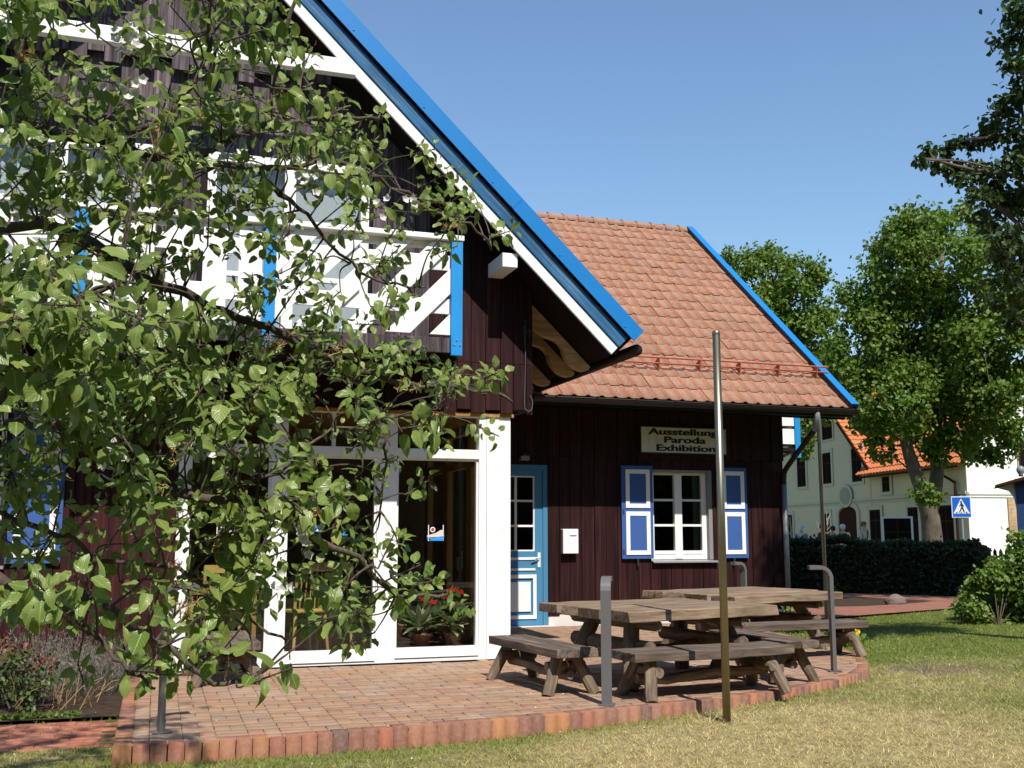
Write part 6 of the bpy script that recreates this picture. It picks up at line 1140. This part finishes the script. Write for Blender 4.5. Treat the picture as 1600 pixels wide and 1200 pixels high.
# display case, sapling, crossing sign, kiosk, pickets
q = Vector((24.76, 31.35, 0))
dcs = empty("display_case", (q.x, q.y, -.1), R(-38), label="white framed glass case standing in front of the cream house", cat="display case")
m = MB(); frame(m, -.52, .52, .85, 1.98, .07, -.06, .06); m.build("frame", 'white_plain', dcs, local=True)
m = MB(); m.box(-.45, .45, -.02, .03, .92, 1.91); m.build("pane", 'dark_glass', dcs, local=True); m = MB(); m.box(-.03, .03, -.05, -.021, .92, 1.91); m.box(-.45, -.03, -.045, -.021, 1.40, 1.45); m.box(.03, .45, -.045, -.021, 1.40, 1.45); m.build("muntin", 'brown_frame', dcs, local=True)
for sx in (-.45, .45): m = MB(); m.box(sx - .05, sx + .05, -.05, .05, 0, .85); m.build("leg", 'white_plain', dcs, local=True)
def sapling(a, out, h, label):
    q = C0 + U_ * a - W_ * out; r = empty("bare_sapling", (q.x, q.y, -.1), label=label, cat="sapling"); m = MB(); m.tube([(0, 0, 0), (.02, 0, h * .55), (0, 0, h)], [.03, .02, .006], 6)
    for k in range(16): z = random.uniform(.4, .9) * h; a_ = random.uniform(0, 6.28); l = random.uniform(.25, .6); m.tube([(0, 0, z), (l * .6 * math.cos(a_), l * .6 * math.sin(a_), z + l * .6), (l * math.cos(a_), l * math.sin(a_), z + l * 1.3)], [.012, .008, .003], 4)
    m.build("branches", 'stucco', r, local=True)
sapling(17.5, 1.0, 2.5, "pale leafless sapling by the cream wall left of the arched door"); sapling(11.9, 1.2, 2.6, "pale leafless sapling in front of the arched door")
sg_r = empty("crossing_sign", (21.65, 24.61, -.1), R(-41), label="blue and white pedestrian crossing sign on a grey post", cat="road sign")
m = MB(); m.tube([(0, .03, 0), (0, .03, 2.45)], .03, 8); m.build("post", 'grey_metal', sg_r, local=True)
m = MB(); m.box(-.26, .26, -.012, .0, 1.82, 2.42); m.build("plate", 'white_plain', sg_r, bev=.005, local=True)
m = MB(); m.box(-.235, .235, -.016, -.0125, 1.845, 2.395); m.build("blue_field", 'sign_blue', sg_r, local=True)
m = MB(); m.xz([(-.215, 1.935), (.215, 1.935), (.0, 2.365)], -.020, -.0165); m.build("white_triangle", 'white_plain', sg_r, local=True)
m = MB(); y0, y1 = -.024, -.0205
m.xz([(.0 + .025 * math.cos(a), 2.265 + .028 * math.sin(a)) for a in np.linspace(0, 6.283, 13)[:-1]], y0, y1)
for P in ([(-.02, 2.23), (.03, 2.235), (.04, 2.12), (.0, 2.11)], [(.0, 2.12), (.04, 2.12), (.085, 1.965), (.055, 1.965)], [(.0, 2.12), (.03, 2.11), (-.045, 1.965), (-.075, 1.965)], [(-.015, 2.22), (-.05, 2.15), (-.045, 2.12), (-.03, 2.14), (.005, 2.2)], [(.025, 2.22), (.075, 2.14), (.06, 2.125), (.02, 2.19)], [(-.16, 1.945), (-.12, 1.945), (-.105, 1.985), (-.125, 1.985)], [(-.03, 1.945), (.01, 1.945), (.005, 1.97), (-.02, 1.97)], [(.12, 1.945), (.16, 1.945), (.125, 1.985), (.11, 1.985)]): m.xz(P, y0, y1)
m.build("walking_figure", 'black', sg_r, local=True)
kz = empty("kiosk", (20.35, 21.0, -.1), R(-42), label="dark blue kiosk post with small red brown roof and ball finial", cat="kiosk")
m = MB(); m.box(-.15, .15, -.15, .15, 0, 2.72); m.build("post", 'kiosk_blue', kz, bev=.01, local=True)
m = MB(); m.box(-.02, 1.6, -.07, .07, 1.0, 2.6); m.build("panel", 'kiosk_blue', kz, local=True)
m = MB(); m.box(.2, 1.5, -.085, -.071, 1.1, 2.15); m.build("notice_panel", 'brown_frame', kz, local=True)
m = MB(); m.xz([(-.62, 2.5), (-.6, 2.56), (.15, 2.78), (1.9, 2.78), (1.9, 2.70), (.15, 2.70)], -.5, .5); m.build("roof", 'brown_frame', kz, local=True)
m = MB(); m.xz([(-.55, 2.50), (-.18, 2.62), (-.152, 2.62), (-.152, 2.0), (-.19, 2.25), (-.3, 2.42)], -.04, .04); m.build("bracket", 'white_plain', kz, local=True)
m = MB(); m.lathe((0, 0, 2.78), [(.0, 0), (.06, 0), (.05, .05), (.085, .10), (.10, .16), (.085, .22), (.04, .26), (0, .265)], 14); m.build("finial", 'grey_metal', kz, local=True, smooth=True)
pf = empty("picket_fence", (20.2, 22.0, -.1), R(-40), label="dark brown picket fence between the hedge end and the kiosk", cat="fence")
for k in range(16): x = -.9 + k * .135; m = MB(); m.xz([(x, 0), (x + .085, 0), (x + .085, .92), (x + .0425, 1.0), (x, .92)], -.012, .012); m.build("picket", 'brown_frame', pf, local=True)
for zz in (.3, .75): m = MB(); m.box(-.95, 1.3, .013, .05, zz, zz + .07); m.build("rail", 'brown_frame', pf, local=True)
# people behind the hedge
SK = m_paint("skin", (.55, .33, .24), 0.6, 0.05)
def skin_obj(name, joints, edges, mat, parent, sub=2):
    me = bpy.data.meshes.new(name); me.from_pydata([j[:3] for j in joints], edges, []); o = newobj(name, me, mat, parent, local=True)
    md = o.modifiers.new("skin", 'SKIN'); sv = me.skin_vertices[0].data
    for i, j in enumerate(joints): sv[i].radius = (j[3], j[4] if len(j) > 4 else j[3]); sv[i].use_root = (i == 0)
    s2 = o.modifiers.new("subd", 'SUBSURF'); s2.levels = s2.render_levels = sub; return o
def person(loc, rz, h, shirt, trousers, hair, label, arm=0.0, cap=False):
    r = empty("person", loc, rz, label=label, cat="person"); k = h / 1.72
    def J(*a): return [(x * k, y * k, z * k, *[q * k for q in rr]) for x, y, z, *rr in a]
    body = J((0, 0, .95, .14, .10), (0, 0, 1.15, .13, .095), (0, 0, 1.36, .16, .10), (0, 0, 1.47, .07, .06), (0, .005, 1.53, .052, .052), (0, -.005, 1.60, .075, .088), (0, -.008, 1.68, .068, .085),
             (.19, 0, 1.40, .055), (.24, .03, 1.13, .042), (.22, -.10, .90, .034), (.21, -.14, .80, .036, .02), (-.19, 0, 1.40, .055), (-.24, .03, 1.13, .042), (-.22, -.10 - arm, .92 + arm, .034), (-.20, -.15 - arm, .83 + arm * 1.4, .036, .02),
             (.10, 0, .86, .085), (.11, -.01, .48, .06), (.11, .02, .08, .045), (.11, -.10, .03, .04, .03), (-.10, 0, .86, .085), (-.11, -.03, .48, .06), (-.11, .05, .08, .045), (-.11, -.07, .03, .04, .03))
    skin_obj("body", body, [(0, 1), (1, 2), (2, 3), (3, 4), (4, 5), (5, 6), (2, 7), (7, 8), (8, 9), (9, 10), (2, 11), (11, 12), (12, 13), (13, 14), (0, 15), (15, 16), (16, 17), (17, 18), (0, 19), (19, 20), (20, 21), (21, 22)], SK, r)
    sh = J((0, 0, .92, .165, .125), (0, 0, 1.15, .155, .12), (0, 0, 1.37, .175, .115), (0, 0, 1.46, .085, .075), (.195, 0, 1.40, .07), (.245, .03, 1.14, .055), (.235, -.02, 1.05, .052), (-.195, 0, 1.40, .07), (-.245, .03, 1.14, .055), (-.235, -.02, 1.05, .052))
    skin_obj("shirt", sh, [(0, 1), (1, 2), (2, 3), (2, 4), (4, 5), (5, 6), (2, 7), (7, 8), (8, 9)], m_paint("shirt_fabric", shirt, .85, .08), r)
    tr = J((0, 0, .95, .16, .12), (.10, 0, .84, .10), (.11, -.01, .48, .075), (.11, .02, .10, .06), (-.10, 0, .84, .10), (-.11, -.03, .48, .075), (-.11, .05, .10, .06))
    skin_obj("trousers", tr, [(0, 1), (1, 2), (2, 3), (0, 4), (4, 5), (5, 6)], m_paint("trouser_fabric", trousers, .85, .08), r)
    m = MB(); m.lathe((0, .012 * k, 1.625 * k), [(.088 * k, -.01), (.098 * k, .03 * k), (.094 * k, .075 * k), (.06 * k, .118 * k), (.0, .13 * k)], 14)
    for i, (x, y, z) in enumerate(m.v): m.v[i] = (x, y * 1.12 + (.012 if z < 1.66 * k else 0), z - (.05 * k if y > .04 * k and z < 1.66 * k else 0))
    if cap: m.prism([(-.07, -.10, 1.66 * k), (.07, -.10, 1.66 * k), (.06, -.19, 1.65 * k), (-.06, -.19, 1.65 * k)], (0, 0, .012))
    m.build("cap" if cap else "hair", m_paint("hair", hair, .8, .1), r, smooth=True, local=True)
    m = MB(); m.prism([(-.012, -.095 * k, 1.62 * k), (.012, -.095 * k, 1.62 * k), (.016, -.095 * k, 1.575 * k), (-.016, -.095 * k, 1.575 * k)], (0, -.02, -.004)); m.build("nose", SK, r, local=True)
    return r
person((22.18, 30.92, -.03), R(150), 1.60, (.75, .74, .72), (.05, .06, .09), (.62, .60, .56), "person with white hair in a white shirt behind the hedge")
pb = person((22.86, 30.67, -.06), R(20), 1.72, (.55, .47, .40), (.10, .09, .07), (.17, .09, .045), "person with brown hair in a beige top with a dark shoulder strap", .1)
m = MB(); m.tube(smooth_path([(-.17, .14, 1.02), (-.05, .135, 1.25), (.09, .10, 1.46), (.11, -.02, 1.49), (.02, -.13, 1.3), (-.14, -.13, 1.05)], 4), .016, 6); m.build("bag_strap", 'brown_frame', pb, local=True)
person((21.86, 31.04, -.03), R(170), 1.55, (.26, .02, .03), (.04, .04, .05), (.03, .02, .02), "person with dark hair in a red top beside the white haired one")
person((21.50, 31.14, -.05), R(210), 1.62, (.22, .015, .03), (.05, .05, .06), (.09, .04, .03), "person in a dark red top behind the slim steel pole")
person((20.84, 31.37, -.03), R(120), 1.56, (.10, .17, .36), (.05, .05, .06), (.50, .54, .62), "person in a pale cap and blue jacket at the hedge's left end", 0, True)

# ================================================================== GRASS
def grass():
    N = 900000; X = rng.uniform(-2.5, 19, N); Y = rng.uniform(4.6, 21, N)
    d = np.hypot(X, Y); keep = rng.random(N) < np.clip((7.2 / d) ** 1.3, 0, 1)
    az = np.arctan2(X, Y); keep &= (az > R(18.4 - 28)) & (az < R(18.4 + 27.5))
    keep &= ~inpoly_np(X, Y, TERR) & ~inpoly_np(X, Y, BED) & ~inpoly_np(X, Y, PATHL) & ~inpoly_np(X, Y, PATHR) & ~inpoly_np(X, Y, SOILR) & ~((X < 3.5) & (Y > 9)) & ~((X < 9) & (Y > 13))
    keep &= bareness(X, Y) < .2 + 1.1 * rng.random(N); keep &= ~inpoly_np(X, Y, PATHB)
    X, Y = X[keep], Y[keep]; n = len(X); Z = gz(X, Y) - .004
    O = np.array(OUT); de = np.full(n, 9.0)
    for px, py in OUT[::2]: de = np.minimum(de, np.hypot(X - px, Y - py))
    dry = np.clip(dryness(X, Y) - .75 * np.exp(-(de / .33) ** 2) * sstep(4.4, 3.0, X) - .35 * np.exp(-(de / .2) ** 2) + rng.normal(0, .16, n) + .12 * vnoise(X, Y, 14, 8), 0, 1)
    h = rng.uniform(.014, .036, n) * (1 + .9 * np.exp(-(de / .12) ** 2) * rng.random(n)) * (1.15 - .25 * dry) * (1 + 2.2 * np.exp(-(np.hypot(X - 3.92, Y - 7.10) / .20) ** 2) * rng.random(n)); wd = rng.uniform(.0016, .0032, n) * (1 + np.hypot(X, Y) * .05)
    a = rng.uniform(0, 6.283, n); ln = h * rng.uniform(.2, 1.5, n) * (1 + .6 * dry); b = rng.uniform(0, 6.283, n)
    B = np.stack([X, Y, Z], 1); sx = np.stack([np.cos(a) * wd, np.sin(a) * wd, np.zeros(n)], 1); tip = B + np.stack([np.cos(b) * ln, np.sin(b) * ln, h], 1)
    V = np.stack([B - sx, B + sx, tip], 1).reshape(-1, 3); F = np.arange(3 * n).reshape(-1, 3)
    me = mesh_np("grass", V, F); at = me.attributes.new("dry", 'FLOAT', 'POINT'); at.data.foreach_set("value", np.repeat(dry, 3).astype(np.float32))
    tag(newobj("grass", me, MT['grass']), "short mown lawn grass, straw dry in front and greener towards the path", "grass", kind='stuff')
    print("blades", n)
grass()
PP = []
while len(PP) < 150:
    x, y = random.uniform(-.8, 9), random.uniform(5.4, 11.5)
    on = inpoly(x, y, TERR)
    if x < 3.4 and y > 10.3 or (on and random.random() < .55): continue
    PP.append((x, y, .012 if on else float(gz(np.array([x]), np.array([y]))[0]) + .03))
PP = np.array(PP); n = len(PP); V, F, uv = scatter(PP, rng.normal(size=(n, 3)) * np.array([1, 1, .25]), rng.normal(0, .4, (n, 3)) + np.array([0, 0, 1.]), rng.uniform(.010, .017, n), leaf_template(1, .8, .12, -.25, 4))
tag(newobj("fallen_petals", mesh_np("fallen_petals", V, F, uv), MT['petal']), "white blossom petals fallen on the lawn and the brick terrace", "petals", kind='stuff')
# the garden's own trees on the street side of the photographer: what the window panes mirror
TL = [(x, -15 + random.uniform(-3, 3), random.uniform(1.0, 10.5), random.uniform(2.2, 3.4)) for x in np.arange(-34, 44, .3)]
V, F, _ = lobes_leaves(TL, 70, .6, sub=5); tag(newobj("tree_line", mesh_np("tree_line", V, F), MT['lime_leaf']), "row of garden trees opposite the house, seen only mirrored in the panes", "trees", kind='stuff')
